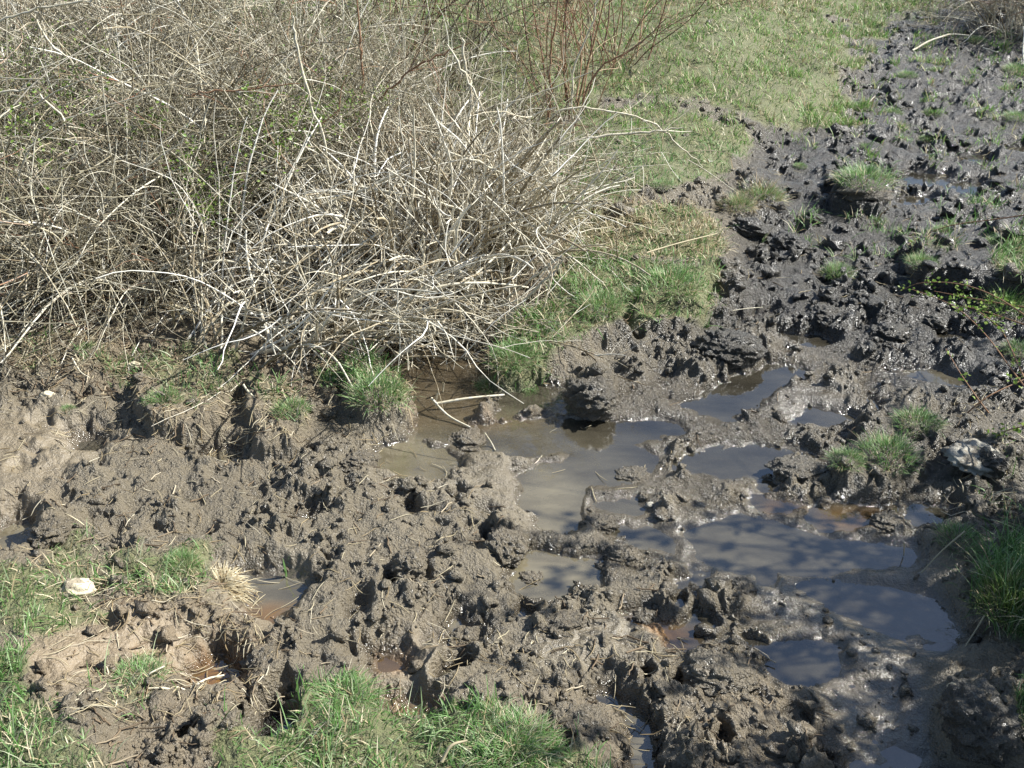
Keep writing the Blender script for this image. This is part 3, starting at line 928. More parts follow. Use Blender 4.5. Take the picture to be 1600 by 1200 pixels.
SOIL_AT = {'wet': .25, 'peat': .8, 'clay': 0, 'turf': 0, 'litter': .3, 'rust': 0, 'smear': 0}
TV = []
for i in range(4):
    TV.append((tuft_blades('blades', 1.0, 620, .42, .022, (M_GRASS, M_GRASS, M_GRASS, M_GRASS)[i], .35, .75, i), tuft_blades('dead_blades', 1.05, 160, .45, .020, M_STRAW, .2, 1.0, i + 20),
               lump_mesh('soil_clump', .95, .95, .55, 5 + i, MUD, 4, .25, SOIL_AT)))
TUSSOCKS = [  # place, half width px, height factor, label
    (1433, 668, 34, .9, 'round bright green tussock at the upper right end of the grassy hummock in the mud'), (1388, 715, 44, 1.0, 'broad green tussock with small leaves in the middle of the hummock beside the shallow pool'),
    (1322, 722, 26, .9, 'narrow green tussock on the shaded left flank of the hummock beside the pool'), (1345, 322, 42, .8, 'long vivid green tussock on a dark undercut clod in the black mud'),
    (1190, 295, 32, 1.0, 'tan and green tussock of drooping dead blades at the edge of the black mud'), (1152, 322, 24, 1.0, 'small drooping tan tussock just below the bigger tan one by the black mud'),
    (1310, 430, 24, 1.1, 'thin tuft of upright blades in the black mud above the blue puddle'), (1578, 440, 34, 1.3, 'tall yellow green tussock under the leafy bramble canes'),
    (1440, 410, 22, .9, 'low green tuft on the dark ledge left of the bramble canes'), (1560, 375, 20, .8, 'short green tuft on the ledge above the tall yellow green tussock'),
    (1590, 548, 22, .9, 'green tuft in shade where the bramble canes come down'), (1497, 845, 34, .9, 'pale green tussock at the right shore of the shallow pool'),
    (1578, 960, 52, 1.4, 'big dark tussock of long rush blades in shade at the pool'), (1590, 1100, 30, 1.0, 'bright green tussock behind the dark clod at the lower corner of the pool'),
    (285, 885, 26, 1.3, 'tussock of taller upright blades at the edge of the trampled bank above the clay'), (800, 1168, 70, .6, 'large foreground tussock with long thin dead stalks sticking up'),
    (540, 1090, 46, .5, 'lush bright green tussock at the top of the foreground bank'), (215, 1060, 40, .6, 'flattened green tussock beside the ochre hoof hole'),
    (590, 620, 42, 1.1, 'dense green tussock on the block of turf at the mouth of the brown pool'), (805, 570, 38, 1.1, 'bright green tussock hanging over the water at the tip of the grass mound'),
    (935, 515, 34, .9, 'green tussock on the low rim of the grass mound above the smooth grey clod'), (1000, 500, 26, .9, 'small green tussock at the dark undercut corner of the grass mound'),
    (1045, 485, 44, .9, 'green tussock overhanging the dark undercut edge of the grass mound'), (765, 612, 20, .8, 'little green tuft on the muddy islet with the grey stick'),
    (826, 618, 14, .9, 'small yellowish green tuft standing in the channel right of the islet'), (1250, 400, 0, 0, ''), (455, 640, 26, .9, 'green tuft spilling over the cracked edge of the turf block'), (255, 625, 26, .9, 'green tuft hanging over the brown face of the turf block'),
    (1250, 260, 10, .9, 'tiny green tuft near the crest between field and black mud'), (1342, 165, 14, .8, 'green tuft at the ragged edge of the field grass'), (1395, 173, 14, .8, 'olive green tuft standing alone right of the field edge'),
    (1458, 182, 15, .9, 'bright green tuft in the middle of the far black mud'), (1588, 185, 18, .9, 'dark green tuft at the frame edge in the far black mud'), (1462, 112, 13, .8, 'dark green tuft near the white fallen branch'),
    (1585, 115, 17, .9, 'broad dark green tuft right of the white fallen branch'), (1418, 118, 14, .8, 'yellow green tuft just left below the white fallen branch'), (1525, 62, 14, .9, 'green tuft at the foot of the pale brush in the far corner'),
    (1450, 215, 12, .8, 'small dull tuft between far puddles in the black mud'), (1575, 140, 12, .8, 'pale green tuft below the broad dark green one'), (1370, 345, 14, .8, 'short green tuft at the right foot of the undercut clod'),
    (1350, 232, 10, .8, 'tiny dry tuft amid black clods above the vivid green tussock'), (1470, 376, 14, .9, 'olive tuft on the black mud under the highest bramble cane'), (1035, 290, 16, .8, 'dark green weed tuft on the worn slope of the field bank'),
    (105, 640, 12, .9, 'small green tuft in the mud below the thicket'), (135, 545, 16, .9, 'green tuft among dead litter at the edge of the thicket'),
]
for i, (px, py, hw, hf, lab) in enumerate(TUSSOCKS):
    if not hw:
        continue
    p = on(px, py)
    r = hw / FPX * math.hypot(p[1], CAM_H - p[2])
    bl, dd, so_ = TV[i % 4]
    big = hw >= 26
    t_ = thing('grass_tussock' if hw > 20 else 'grass_tuft', lab, 'tussock' if hw > 20 else 'tuft', p + np.array([0, 0, -.004]), 'grass tussocks standing in the mud and on its banks')
    t_.rotation_euler = (0, 0, rng.uniform(0, 6.28))
    t_.scale = (r, r, r * hf)
    if px == 1578 and py == 960:
        bl = tuft_blades('blades', 1.0, 900, .55, .022, M_DARKGRASS, .25, .8, 77)
    if px == 800 and hw == 70:
        bl = tuft_blades('blades', 1.0, 1500, .30, .016, M_GRASS, .15, .9, 78)
        dd = tuft_blades('dead_blades', 1.0, 420, .42, .011, M_STRAW, .15, .8, 79)
    if px in (1190, 1152):
        dd = tuft_blades('dead_blades', 1.1, 520, .6, .022, M_STRAW, .3, 1.1, px)
    obj('blades', bl, t_)
    obj('dead_blades', dd, t_)
    if px not in (800, 540, 215, 285, 590, 805):
        o = obj('soil_clump', so_, t_)
        o.location = (0, 0, -.48)

# the matted clump of bleached straw beside the taller tussock
p = on(345, 915)
t_ = tag(obj('straw_clump', tuft_blades('straw_clump', .07, 520, .055, .0035, M_STRAW, .45, 1.5, 5)), 'matted clump of bleached straw slumped over the edge of the brown puddle', 'straw clump')
t_.location = p
t_.scale = (1.1, .7, .36)
t_.rotation_euler = (0, .12, -.75)
# single reed shoot in the mud with its shadow
p = on(443, 878)
V, Q = blades(np.array([[0, 0, 0], [.003, 0, 0], [-.004, .002, 0.]]), np.array([.095, .06, .035]), np.array([.009, .007, .006]), np.array([.3, 2.0, 3.6]), np.array([.1, .2, .7]), np.array([.35, .3, .6]))
t_ = tag(obj('reed_shoot', mk_mesh('reed_shoot', V, Q, mat=M_GRASS)), 'single pale green shoot standing alone in smooth brown mud', 'plant')
t_.location = p
print('plants', round(time.time() - T0, 1))
# ---------------------------------------------------------------- crumbs of mud squeezed up on the trodden surface (not countable)
import bmesh
bm = bmesh.new()
bmesh.ops.create_icosphere(bm, subdivisions=1, radius=1.0)
IV = np.array([v.co[:] for v in bm.verts])
IF = np.array([[v.index for v in f.verts] for f in bm.faces])
bm.free()
bm = bmesh.new()
bmesh.ops.create_icosphere(bm, subdivisions=2, radius=1.0)
JV = np.array([v.co[:] for v in bm.verts])
JF = np.array([[v.index for v in f.verts] for f in bm.faces])
bm.free()


def crumbs(n, smin, smax, y0, y1, base):
    """crumb bodies on the mud, more of them where it is rough and above the water"""
    yy = y0 + (y1 - y0) * rng.random(n) ** 1.5
    xx = rng.uniform(-.5, .5, n) * (yy + AP)
    zz = gval(ZG, xx, yy)
    wgt = gval((mudness * (1 - .9 * smo) * (rough_patch * 1.2) * (1 - .85 * np.clip(litter - peat, 0, 1))).astype(np.float32), xx, yy) * smooth(-.012, .018, zz) * (.35 + smooth(.0, .3, gval(n_mid, xx, yy) + .1))
    k = rng.random(n) < wgt
    xx, yy, zz = xx[k], yy[k], zz[k]
    n = len(xx)
    s = smin * (smax / smin) ** (rng.random(n) ** 1.8)
    BV, BF = base
    m = len(BV)
    D = BV[None] * (1 + rng.normal(0, .30, (n, m, 1)))
    D = D * (s[:, None] * rng.uniform(.5, 1.5, (n, 3)) * [1, 1, .8])[:, None, :]
    a = rng.uniform(0, 6.28, n)
    ca, sa = np.cos(a)[:, None], np.sin(a)[:, None]
    D = np.stack([D[..., 0] * ca - D[..., 1] * sa, D[..., 0] * sa + D[..., 1] * ca, D[..., 2]], -1)
    P = D + np.stack([xx, yy, zz + s * .15], -1)[:, None, :]
    F = (BF[None] + (np.arange(n) * m)[:, None, None]).reshape(-1, 3)
    at_ = {}
    for key, arr in (('wet', GA['wet'] * .6), ('peat', GA['peat']), ('clay', clay), ('rust', rust)):
        at_[key] = np.repeat(gval(arr, xx, yy), m)
    return P.reshape(-1, 3), F, at_


CR = [crumbs(17000, .0035, .012, 1.5, 4.3, (IV, IF)), crumbs(4200, .008, .026, 1.5, 5.0, (JV, JF)), crumbs(9000, .008, .024, 4.0, 9.5, (IV, IF)), crumbs(3200, .015, .045, 4.2, 10.5, (JV, JF))]
off, PV, PF = 0, [], []
for P, F, _ in CR:
    PV.append(P)
    PF.append(F + off)
    off += len(P)
ats = {k: np.concatenate([c[2][k] for c in CR]) for k in CR[0][2]}
o = obj('mud_crumbs', mk_mesh('mud_crumbs', np.concatenate(PV), None, np.concatenate(PF), MUD, ats))
tag(o, 'crumbs of mud squeezed up all over the trampled ground', 'mud', kind='stuff')

# ---------------------------------------------------------------- clods that stand out on their own
CLODS = [  # place, half width px, height/width, peat, label
    (922, 615, 42, .75, .55, 'big smooth faced grey clod standing at the right end of the brown channel'), (935, 820, 26, .6, .3, 'round crumbly clod on the small mud island in the shallow water'),
    (1530, 1125, 62, .8, .8, 'large dark matted clod with a white pebble stuck on it'), (790, 835, 36, .75, .15, 'domed clod behind the deep hoof hole near the middle of the mud'), (975, 870, 28, .75, .2, 'tall crumbly clod right of the pale puddle'),
    (830, 912, 22, .6, .2, 'grey clod at the front shore of the pale puddle'), (640, 880, 32, .8, .1, 'blocky clod right of the slit shaped hoof hole'), (1140, 545, 48, .6, .9, 'broad black clod above the winding blue puddle'), (1390, 520, 34, .7, .9, 'black clod with a steep left side near the bramble tips'),
    (1290, 490, 30, .6, .9, 'black clod behind the small bright blue puddle'), (1545, 725, 26, .7, .8, 'dark clod leaning against the pale flat stone'), (1250, 735, 40, .4, .5, 'long low clod between the two pools left of the grassy hummock'),
    (1385, 815, 26, .5, .4, 'small glistening clod at the rim of the ochre puddle'), (730, 690, 36, .5, .25, 'crumbly clod island in the left end of the channel'), (990, 745, 30, .45, .4, 'narrow clod ridge jutting out of the grey shallow water'), (1160, 920, 26, .55, .4, 'clod on the near shore of the shallow pool'),
    (1120, 1050, 50, .5, .15, 'broad clod above the smeared mud in the foreground'), (1010, 950, 26, .8, .3, 'upright clod with a dark slot beside the ochre puddles'), (75, 815, 34, .7, .2, 'smooth dark boulder like clod at the edge of the muddy puddle'), (415, 1030, 32, .8, .1, 'crumbling clod between the ochre hoof hole and the deep blue one'),
    (1170, 345, 28, .7, 1, 'black clod at the foot of the tan tussocks'), (1230, 380, 34, .6, 1, 'wide black clod in the shade left of the undercut tussock'), (1420, 340, 28, .6, 1, 'black clod right of the undercut tussock'), (1200, 470, 26, .5, .9, 'shiny clod beside the thin grey puddle'),
    (730, 1000, 30, .7, .15, 'crumbly clod overhanging the small dark water hole'), (900, 1130, 44, .55, .1, 'large crumbly clod behind the foreground tussock'), (1240, 1100, 40, .5, .2, 'ridged clod at the near edge of the dark pool'), (300, 1130, 34, .6, .1, 'clod in the trampled gap of the foreground bank'),
    (1455, 500, 26, .7, .95, 'black clod between bramble canes and the shaded pool'), (560, 720, 30, .5, .2, 'crumbly clod at the end of the muddy puddle below the turf block'), (880, 975, 34, .45, .2, 'low knobbly clod in the middle of the near mud'),
]
for i, (px, py, hw, asp, pt, lab) in enumerate(CLODS):
    p = on(px, py)
    r = hw / FPX * math.hypot(p[1], CAM_H)
    at_ = {'wet': .18, 'peat': pt, 'clay': .1 if pt < .3 else 0, 'turf': 0, 'litter': 0, 'rust': 0, 'smear': 0}
    me = lump_mesh('mud_clod', r, r * .8, r * asp * .8, 40 + i, MUD, 5, .34, at_, fine=1.4)
    o = tag(obj('mud_clod', me), lab, 'clod', 'clods of mud squeezed up by hooves')
    o.location = (p[0], p[1], max(p[2], -.01) - r * asp * .18)
    o.rotation_euler = (0, 0, rng.uniform(0, 6.28))


# ---------------------------------------------------------------- stones
def stone_material(name, c0, c1):
    m, t, b = new_mat(name)
    pos = coords(t)
    n2 = noise(t, pos, 60, 6, .65)
    n5 = noise(t, pos, 22, 4, .6)
    t.links.new(mixc(t, mathn(t, 'MULTIPLY', mathn(t, 'GREATER_THAN', n5, .55), .7), mixc(t, n2, c0, c1), (.16, .13, .09)), b.inputs['Base Color'])
    b.inputs['Roughness'].default_value = .85
    bu = N(t, 'ShaderNodeBump')
    bu.inputs['Strength'].default_value = .7
    bu.inputs['Distance'].default_value = .006
    t.links.new(noise(t, pos, 130, 5, .6), bu.inputs['Height'])
    t.links.new(bu.outputs[0], b.inputs['Normal'])
    return m


M_STONE = stone_material('cream_stone', (.38, .32, .21), (.60, .54, .39))
M_SLAB = stone_material('grey_stone', (.19, .18, .15), (.40, .375, .31))
for px, py, hw, asp, dep, mt, lab in [(122, 925, 25, .55, .8, M_STONE, 'cream coloured stone lying in the grass above the clay'), (1530, 712, 50, .20, .75, M_SLAB, 'pale flat stone half sunk in the mud right of the grassy hummock'),
                                      (1482, 1092, 7, .8, .8, M_STONE, 'tiny white pebble on the shaded side of the dark matted clod'), (1015, 790, 7, .6, .7, M_SLAB, 'small pale pebble in the shallow water near the middle'),
                                      (210, 575, 9, .8, .5, M_STONE, 'small upright whitish chip at the edge of the thicket'), (75, 622, 11, .7, .6, M_STONE, 'whitish splintered chip in the mud below the thicket'), (245, 658, 7, .5, .5, M_STONE, 'tiny white chip on the mud below the turf block')]:
    p = on(px, py)
    r = hw / FPX * math.hypot(p[1], CAM_H)
    o = tag(obj('stone' if hw > 12 else 'pebble', lump_mesh('stone', r, r * dep, r * asp, px, mt, 4, .42 if hw < 40 else .5, fine=.35 if hw < 40 else .9)), lab, 'stone')
    o.location = p + np.array([0, 0, r * asp * (.5 if hw < 12 else .35 if hw < 40 else -.15)])
    if px == 1482:
        o.location.z += .035
    o.rotation_euler = (.1, .1, .3)
print('mud', round(time.time() - T0, 1))
# ---------------------------------------------------------------- bark and leaf materials
def bark_material(name, stops, spot=.35):
    m, t, b = new_mat(name)
    g = N(t, 'ShaderNodeNewGeometry')
    c = ramp(t, g.outputs['Random Per Island'], stops)
    n2 = noise(t, g.outputs['Position'], 55, 4, .6)
    c = mixc(t, mathn(t, 'MULTIPLY', mathn(t, 'GREATER_THAN', n2, .56), spot), c, (.62, .60, .54))
    c = mixc(t, mathn(t, 'MULTIPLY', mathn(t, 'LESS_THAN', n2, .40), spot), c, (.14, .10, .065))
    t.links.new(c, b.inputs['Base Color'])
    b.inputs['Roughness'].default_value = .7
    set_spec(b, .3)
    return m


PALE = [(0, (.12, .09, .05)), (.22, (.25, .20, .12)), (.45, (.42, .375, .26)), (.65, (.56, .515, .39)), (.87, (.66, .625, .51)), (1, (.74, .71, .62))]
GREY = [(0, (.07, .055, .03)), (.3, (.15, .13, .08)), (.55, (.235, .205, .13)), (.8, (.37, .335, .235)), (.95, (.55, .53, .43)), (.985, (.30, .16, .09)), (1, (.28, .13, .07))]
RED = [(0, (.10, .055, .035)), (.5, (.20, .10, .055)), (.8, (.30, .20, .11)), (1, (.42, .34, .22))]
M_PALE = bark_material('pale_bark', PALE, .45)
M_WHITE = bark_material('white_bark', [(0, (.12, .09, .05)), (.3, (.30, .25, .16)), (.55, (.52, .47, .345)), (.8, (.66, .62, .51)), (1, (.74, .72, .65))], .4)
M_TWIG = bark_material('grey_bark', GREY, .25)
M_RED = bark_material('red_bark', RED, .1)
M_LEAF = blade_material('young_leaf', [(0, (.10, .19, .03)), (.5, (.17, .28, .05)), (1, (.28, .36, .10))], .45, .4)
M_DARKLEAF = blade_material('bramble_leaf', [(0, (.05, .10, .025)), (.5, (.09, .17, .04)), (.9, (.17, .24, .08)), (1, (.25, .14, .06))], .45, .3)


def leaf_mesh(name, P, size, mat, parent):
    """small folded leaves: four corners and a raised tip line"""
    n = len(P)
    d = rng.normal(size=(n, 3))
    d[:, 2] = np.abs(d[:, 2]) * .5
    d /= np.linalg.norm(d, axis=1, keepdims=True)
    s = np.cross(d, rng.normal(size=(n, 3)))
    s /= np.linalg.norm(s, axis=1, keepdims=True)
    u = np.cross(d, s)
    L = (size * rng.uniform(.6, 1.3, n))[:, None]
    W = L * .36
    V = np.stack([P, P + d * L * .5 + s * W + u * W * .4, P + d * L, P + d * L * .5 - s * W + u * W * .4, P + d * L * .55], 1).reshape(-1, 3)
    b = np.arange(n)[:, None] * 5
    T = np.concatenate([b + [0, 1, 4], b + [1, 2, 4], b + [0, 4, 3], b + [4, 2, 3]])
    return obj(name, mk_mesh(name, V, None, T, mat), parent)


def wander(P0, D0, L, K, droop, jit, floor=True):
    """grow lines from P0 along D0: they droop with their own weight and wander a little"""
    n = len(P0)
    P = np.zeros((n, K, 3))
    P[:, 0] = P0
    D = D0 / np.linalg.norm(D0, axis=1, keepdims=True)
    ds = (L / (K - 1))[:, None]
    kink = np.zeros((n, 3))
    for k in range(1, K):
        kink = .45 * kink + rng.normal(0, 1, (n, 3)) * jit[:, None]
        D = D + kink * np.sqrt(ds)
        D[:, 2] -= droop * ds[:, 0]
        D /= np.linalg.norm(D, axis=1, keepdims=True)
        q = P[:, k - 1] + D * ds
        if floor:
            g = np.maximum(gz(q[:, 0], q[:, 1]), -.03) + .004
            low = q[:, 2] < g
            q[low, 2] = g[low]
            D[low, 2] = np.abs(D[low, 2]) * .1
        P[:, k] = q
    return P


def taper(r0, K, end=.35, knob=.08):
    return r0[:, None] * np.linspace(1, end, K)[None] * rng.normal(1, knob, (len(r0), K)).clip(.7, 1.4)


def pts_on(P, idx, t):
    K = P.shape[1]
    f = t * (K - 1)
    i = np.minimum(f.astype(int), K - 2)
    fr = (f - i)[:, None]
    a, b = P[idx, i], P[idx, i + 1]
    return a * (1 - fr) + b * fr, (b - a) / (np.linalg.norm(b - a, axis=1, keepdims=True) + 1e-9)


SPROUTS = [(50, 190, 55), (110, 110, 50), (30, 90, 40), (420, 215, 40), (320, 300, 40), (350, 290, 26), (500, 160, 40), (300, 230, 22), (205, 200, 14), (560, 165, 18), (340, 330, 20), (395, 150, 20), (600, 150, 14), (455, 185, 24), (280, 255, 18), (240, 190, 20)]


def shrub(root, label, n_cane=70, length=1.3, r=.0042, spread=.25, lean=(0, 0), leanw=.35, upright=(45, 85), droop=1.3, n_twig=12, mat=None, tmat=None, tangle=120, height=1.2, reach=.7, leaves=0, twl=(.14, .5), leafmat=None, group='bare shrubs of the thicket', leaf_size=.013, name='bare_shrub'):
    mat = mat or M_PALE
    tmat = tmat or (mat if n_twig <= 5 else M_TWIG)
    t_ = thing(name, label, 'shrub', root, group)
    q = np.sqrt(rng.random(n_cane)) * spread
    th = rng.uniform(0, 6.283, n_cane)
    P0 = np.stack([root[0] + q * np.cos(th), root[1] + q * np.sin(th), np.zeros(n_cane)], -1)
    P0[:, 2] = np.maximum(gz(P0[:, 0], P0[:, 1]), -.03) - .01
    el = np.radians(rng.uniform(upright[0], upright[1], n_cane))
    az = th + rng.normal(0, .8, n_cane)
    D = np.stack([np.cos(el) * np.cos(az) + lean[0] * leanw, np.cos(el) * np.sin(az) + lean[1] * leanw, np.sin(el)], -1)
    L = length * np.clip(rng.lognormal(0, .28, n_cane), .35, 1.3)
    K = 15
    P = wander(P0, D, L, K, droop * rng.uniform(.35, 1.5, n_cane), np.full(n_cane, .22))
    if leaf_size > .03:     # unseen shade-casting shrubs: canes reaching into view are dropped
        u, v = plan(P[..., 0], P[..., 1], P[..., 2])
        P = P[((u - 1600) > 90).all(1)]
        n_cane = len(P)
    rr = r * np.clip(rng.lognormal(0, .35, n_cane), .5, 1.7)
    V, Q = tubes(P - root, taper(rr, K), 6)
    # side twigs, some with twigs of their own
    n2 = n_cane * n_twig
    idx = rng.integers(0, n_cane, n2)
    tt = rng.uniform(.18, .98, n2)
    A, T = pts_on(P, idx, tt)
    D2 = T * rng.uniform(.2, 1.1, n2)[:, None] + rng.normal(0, .75, (n2, 3))
    D2[:, 2] += .12
    L2 = rng.uniform(*twl, n2)
    P2 = wander(A, D2, L2, 8, rng.uniform(0, 1.2, n2), np.full(n2, .45))
    if leaf_size > .03:
        u, v = plan(P2[..., 0], P2[..., 1], P2[..., 2])
        k = ((u - 1600) > 30).all(1)
        P2, idx = P2[k], idx[k]
        n2 = len(P2)
    mid = P2.mean(1)
    dd = np.linalg.norm(mid[:, None] - mid[None], axis=2)
    k = np.sort(dd, 1)[:, min(3, n2 - 1)] < .22      # no twig far out on its own
    P2, idx = P2[k], idx[k]
    n2 = len(P2)
    r2 = np.minimum(rr[idx] * rng.uniform(.28, .62, n2), .0032).clip(.0011)
    V2, Q2 = tubes(P2 - root, taper(r2, 8, .4), 4)
    n3 = int(n2 * .8)
    idx3 = rng.integers(0, n2, n3)
    A3, T3 = pts_on(P2, idx3, rng.uniform(.2, .95, n3))
    D3 = T3 * .6 + rng.normal(0, .7, (n3, 3))
    P3 = wander(A3, D3, rng.uniform(.06, .22, n3) * (.4 if leaf_size > .03 else 1), 5, rng.uniform(-.3, .8, n3), np.full(n3, .5))
    V3, Q3 = tubes(P3 - root, taper(rng.uniform(.0009, .0017, n3), 5, .5), 3)
    VV, QQ = [V2, V3], [Q2, Q3 + len(V2)]
    off = len(V2) + len(V3)
    if mat is tmat:
        VV, QQ, off = [V] + VV, [Q] + [k + len(V) for k in QQ], off + len(V)
    else:
        obj('canes', mk_mesh('canes', V, Q, mat=mat), t_)
    if tangle:
        # (none of it stands clear of the shrub)
        # older dead runners woven through the shrub
        a = rng.uniform(0, 6.283, tangle)
        rad = np.sqrt(rng.random(tangle)) * reach
        zz = rng.random(tangle) ** .9 * height
        A4 = np.stack([root[0] + rad * np.cos(a), root[1] + rad * np.sin(a), zz], -1)
        A4[:, 2] = np.maximum(A4[:, 2], gz(A4[:, 0], A4[:, 1]) + .02)
        D4 = rng.normal(0, 1, (tangle, 3)) * [1, 1, .55] + np.array([lean[0], lean[1], 0]) * .5
        ref = P2[::4].mean(1)
        near = np.min(np.linalg.norm(A4[:, None] - ref[None], axis=2), axis=1) < .22
        A4, D4 = A4[near], D4[near]
        tangle = len(A4)
        P4 = wander(A4, D4, rng.uniform(.3, .95, tangle), 11, rng.uniform(.1, 1.4, tangle), np.full(tangle, .38))
        V4, Q4 = tubes(P4 - root, taper(rng.uniform(.0014, .0032, tangle), 11, .5), 5)
        VV.append(V4)
        QQ.append(Q4 + off)
    nm = 'branches' if mat is tmat else 'twigs'
    obj(nm, mk_mesh(nm, np.concatenate(VV), np.concatenate(QQ), mat=tmat), t_)
    # young leaves where the photograph shows them
    pts = P2.reshape(-1, 3)
    if leaves:
        k = rng.integers(0, len(pts), leaves)
        leaf_mesh('leaves', pts[k] - root, np.full(leaves, leaf_size), leafmat or M_LEAF, t_)
    else:
        u, v = plan(pts[:, 0], pts[:, 1], pts[:, 2])
        sel = np.zeros(len(pts), bool)
        for sx_, sy_, sr in SPROUTS:
            sel |= rng.random(len(pts)) < .8 * np.exp(-((u - sx_) ** 2 + (v - sy_) ** 2) / (2 * (sr * .8) ** 2))
        if sel.sum() > 12:
            leaf_mesh('leaves', pts[sel] - root, np.full(int(sel.sum()), .018), M_LEAF, t_)
    SHRUBS.append((root, t_))
    return t_


SHRUBS = []
PLANTS = [  # root place, label, settings
    (120, 440, 'outermost grey shrub sprawling over the mud litter at the thicket end', dict(n_cane=80, lean=(-.8, -.3), length=.75, droop=1.7, height=.55, tangle=150, reach=.45)),
    (250, 430, 'grey shrub arching down over a black hollow above the turf block', dict(n_cane=85, lean=(-.8, -.4), length=.85, droop=1.7, height=.6, tangle=130, reach=.42)),
    (425, 520, 'shrub whose canes comb down toward the turf edge in one slanting sheaf', dict(n_cane=90, n_twig=4, lean=(.75, .45), leanw=1.0, spread=.34, upright=(30, 65), length=.72, droop=1.0, r=.005, mat=M_WHITE, height=.6, tangle=40, reach=.36)),
    (525, 520, 'shrub of pale slanting canes leaning over the left end of the brown pool', dict(n_cane=75, n_twig=4, lean=(.3, .35), leanw=1.0, spread=.28, upright=(40, 75), length=.68, droop=1.1, r=.006, mat=M_WHITE, height=.6, tangle=30, reach=.3)),
    (655, 445, 'whitish shrub with thick upright canes standing at the edge of the brown pool', dict(n_cane=120, lean=(-.15, -.3), length=.72, droop=1.4, r=.0085, upright=(58, 88), spread=.26, n_twig=2, height=.5, tangle=24, mat=M_WHITE, reach=.32)),
    (725, 448, 'pale shrub of crowded thick stems rising straight from the grass mound', dict(n_cane=140, lean=(-.15, -.25), length=.68, droop=1.4, r=.0072, upright=(58, 88), spread=.26, n_twig=2, height=.5, tangle=30, mat=M_WHITE, reach=.32)),
    (795, 390, 'last pale shrub of the thicket, its canes sweeping down onto the grass mound', dict(n_cane=80, lean=(-.05, -.3), length=.55, droop=1.5, r=.0045, spread=.16, n_twig=5, height=.4, tangle=60, reach=.28)),
    (30, 370, 'dense brown grey shrub filling the frame edge behind the outermost one', dict(height=.95, tangle=240, length=1.3)),
    (180, 350, 'dense shrub with a long white bough lying across its top', dict(height=.9, tangle=240, length=1.25)),
    (330, 345, 'dense shrub with fresh green leaves scattered low in its twigs', dict(height=.85, tangle=240, length=1.2)),
    (470, 340, 'dense grey shrub with a long white upright stem through its middle', dict(height=.8, tangle=220, length=1.15, lean=(-.5, -.3))),
    (570, 340, 'tangled tan shrub just behind the whitish upright canes', dict(height=.6, tangle=110, length=.9, lean=(-.3, .1), n_cane=70)),
    (670, 335, 'domed tangle of tan canes above the crowded thick stems', dict(height=.55, tangle=120, length=.8, lean=(0, .1), n_cane=70, reach=.42)),
    (745, 310, 'loose tan shrub whose arching branch tips reach out over the green bank', dict(height=.45, tangle=70, length=.6, lean=(-.1, -.1), n_cane=50, n_twig=6, reach=.35)),
    (-110, 300, 'big shrub half cut off by the frame behind the dense brown grey one', dict(height=1.25, tangle=240, length=1.5)),
    (70, 270, 'shrub with a branching white twig high up near the frame edge', dict(height=1.2, tangle=230, length=1.45, leaves=60)),
    (230, 250, 'tall olive grey shrub above the one with the long white bough', dict(height=1.1, tangle=220, length=1.4)),
    (390, 240, 'shrub with a red runner and green sprouts along its top', dict(height=1.0, tangle=200, length=1.3)),
    (500, 240, 'light tan shrub behind the long white upright stem', dict(height=.75, tangle=100, length=1.05, n_cane=50, n_twig=7)),
    (620, 225, 'open tan shrub with grass showing through it behind the domed tangle', dict(height=.45, tangle=50, length=.85, n_cane=30, n_twig=6, droop=.7)),
    (0, 160, 'shrub at the upper frame corner with pale boughs on top', dict(height=1.3, tangle=170, length=1.5, n_cane=60)),
    (170, 150, 'fine twigged grey shrub along the top of the picture', dict(height=1.2, tangle=160, length=1.5, n_cane=60)),
    (340, 140, 'fine twigged grey shrub with a bunch of reddish stems behind the red runner', dict(height=1.1, tangle=150, length=1.5, n_cane=60)),
    (500, 130, 'tan and reddish upright shrub at the top of the picture', dict(height=.8, tangle=60, length=1.3, n_cane=40, n_twig=7, upright=(65, 88), droop=.5, mat=M_TWIG)),
    (610, 110, 'upright shrub with thin rust red stems near the top of the picture', dict(height=.5, tangle=20, length=1.3, n_cane=26, upright=(68, 88), droop=.35, mat=M_RED, n_twig=6)),
    (690, 140, 'sparse upright shrub of tan and brown stems with meadow behind it', dict(height=.4, tangle=16, length=1.15, n_cane=24, upright=(62, 86), droop=.4, mat=M_TWIG, n_twig=7, r=.0045)),
    (880, 175, 'thin rust stemmed shrub standing alone at the field edge', dict(height=.3, tangle=10, length=1.15, n_cane=20, upright=(52, 84), droop=.3, mat=M_RED, tmat=M_RED, n_twig=12, spread=.2, r=.0045, twl=(.15, .4))),
    (950, 95, 'wispy red brown shrub farther up on the green field', dict(height=.3, tangle=10, length=1.3, n_cane=22, upright=(50, 84), droop=.3, mat=M_RED, tmat=M_RED, n_twig=12, spread=.3, r=.004, twl=(.15, .4))),
    (830, 60, 'wispy brown shrub behind the thin rust stemmed one', dict(height=.3, tangle=20, length=1.3, n_cane=30, upright=(55, 86), droop=.3, mat=M_TWIG, tmat=M_TWIG, n_twig=10, spread=.4, r=.004)),
    (1600, 40, 'pale brush with drooping canes in the far corner above the black mud', dict(height=.6, tangle=120, length=.95, n_cane=80, droop=1.8, spread=.35, r=.005, group='brush across the black mud')),
    (1690, 30, 'pale brush cut off by the frame beside the drooping one across the black mud', dict(height=.7, tangle=120, length=1.0, n_cane=70, droop=1.6, spread=.35, group='brush across the black mud')),
]
for px, py, lab, kw in PLANTS:
    p = on(px, py)
    shrub(p, lab, **kw)
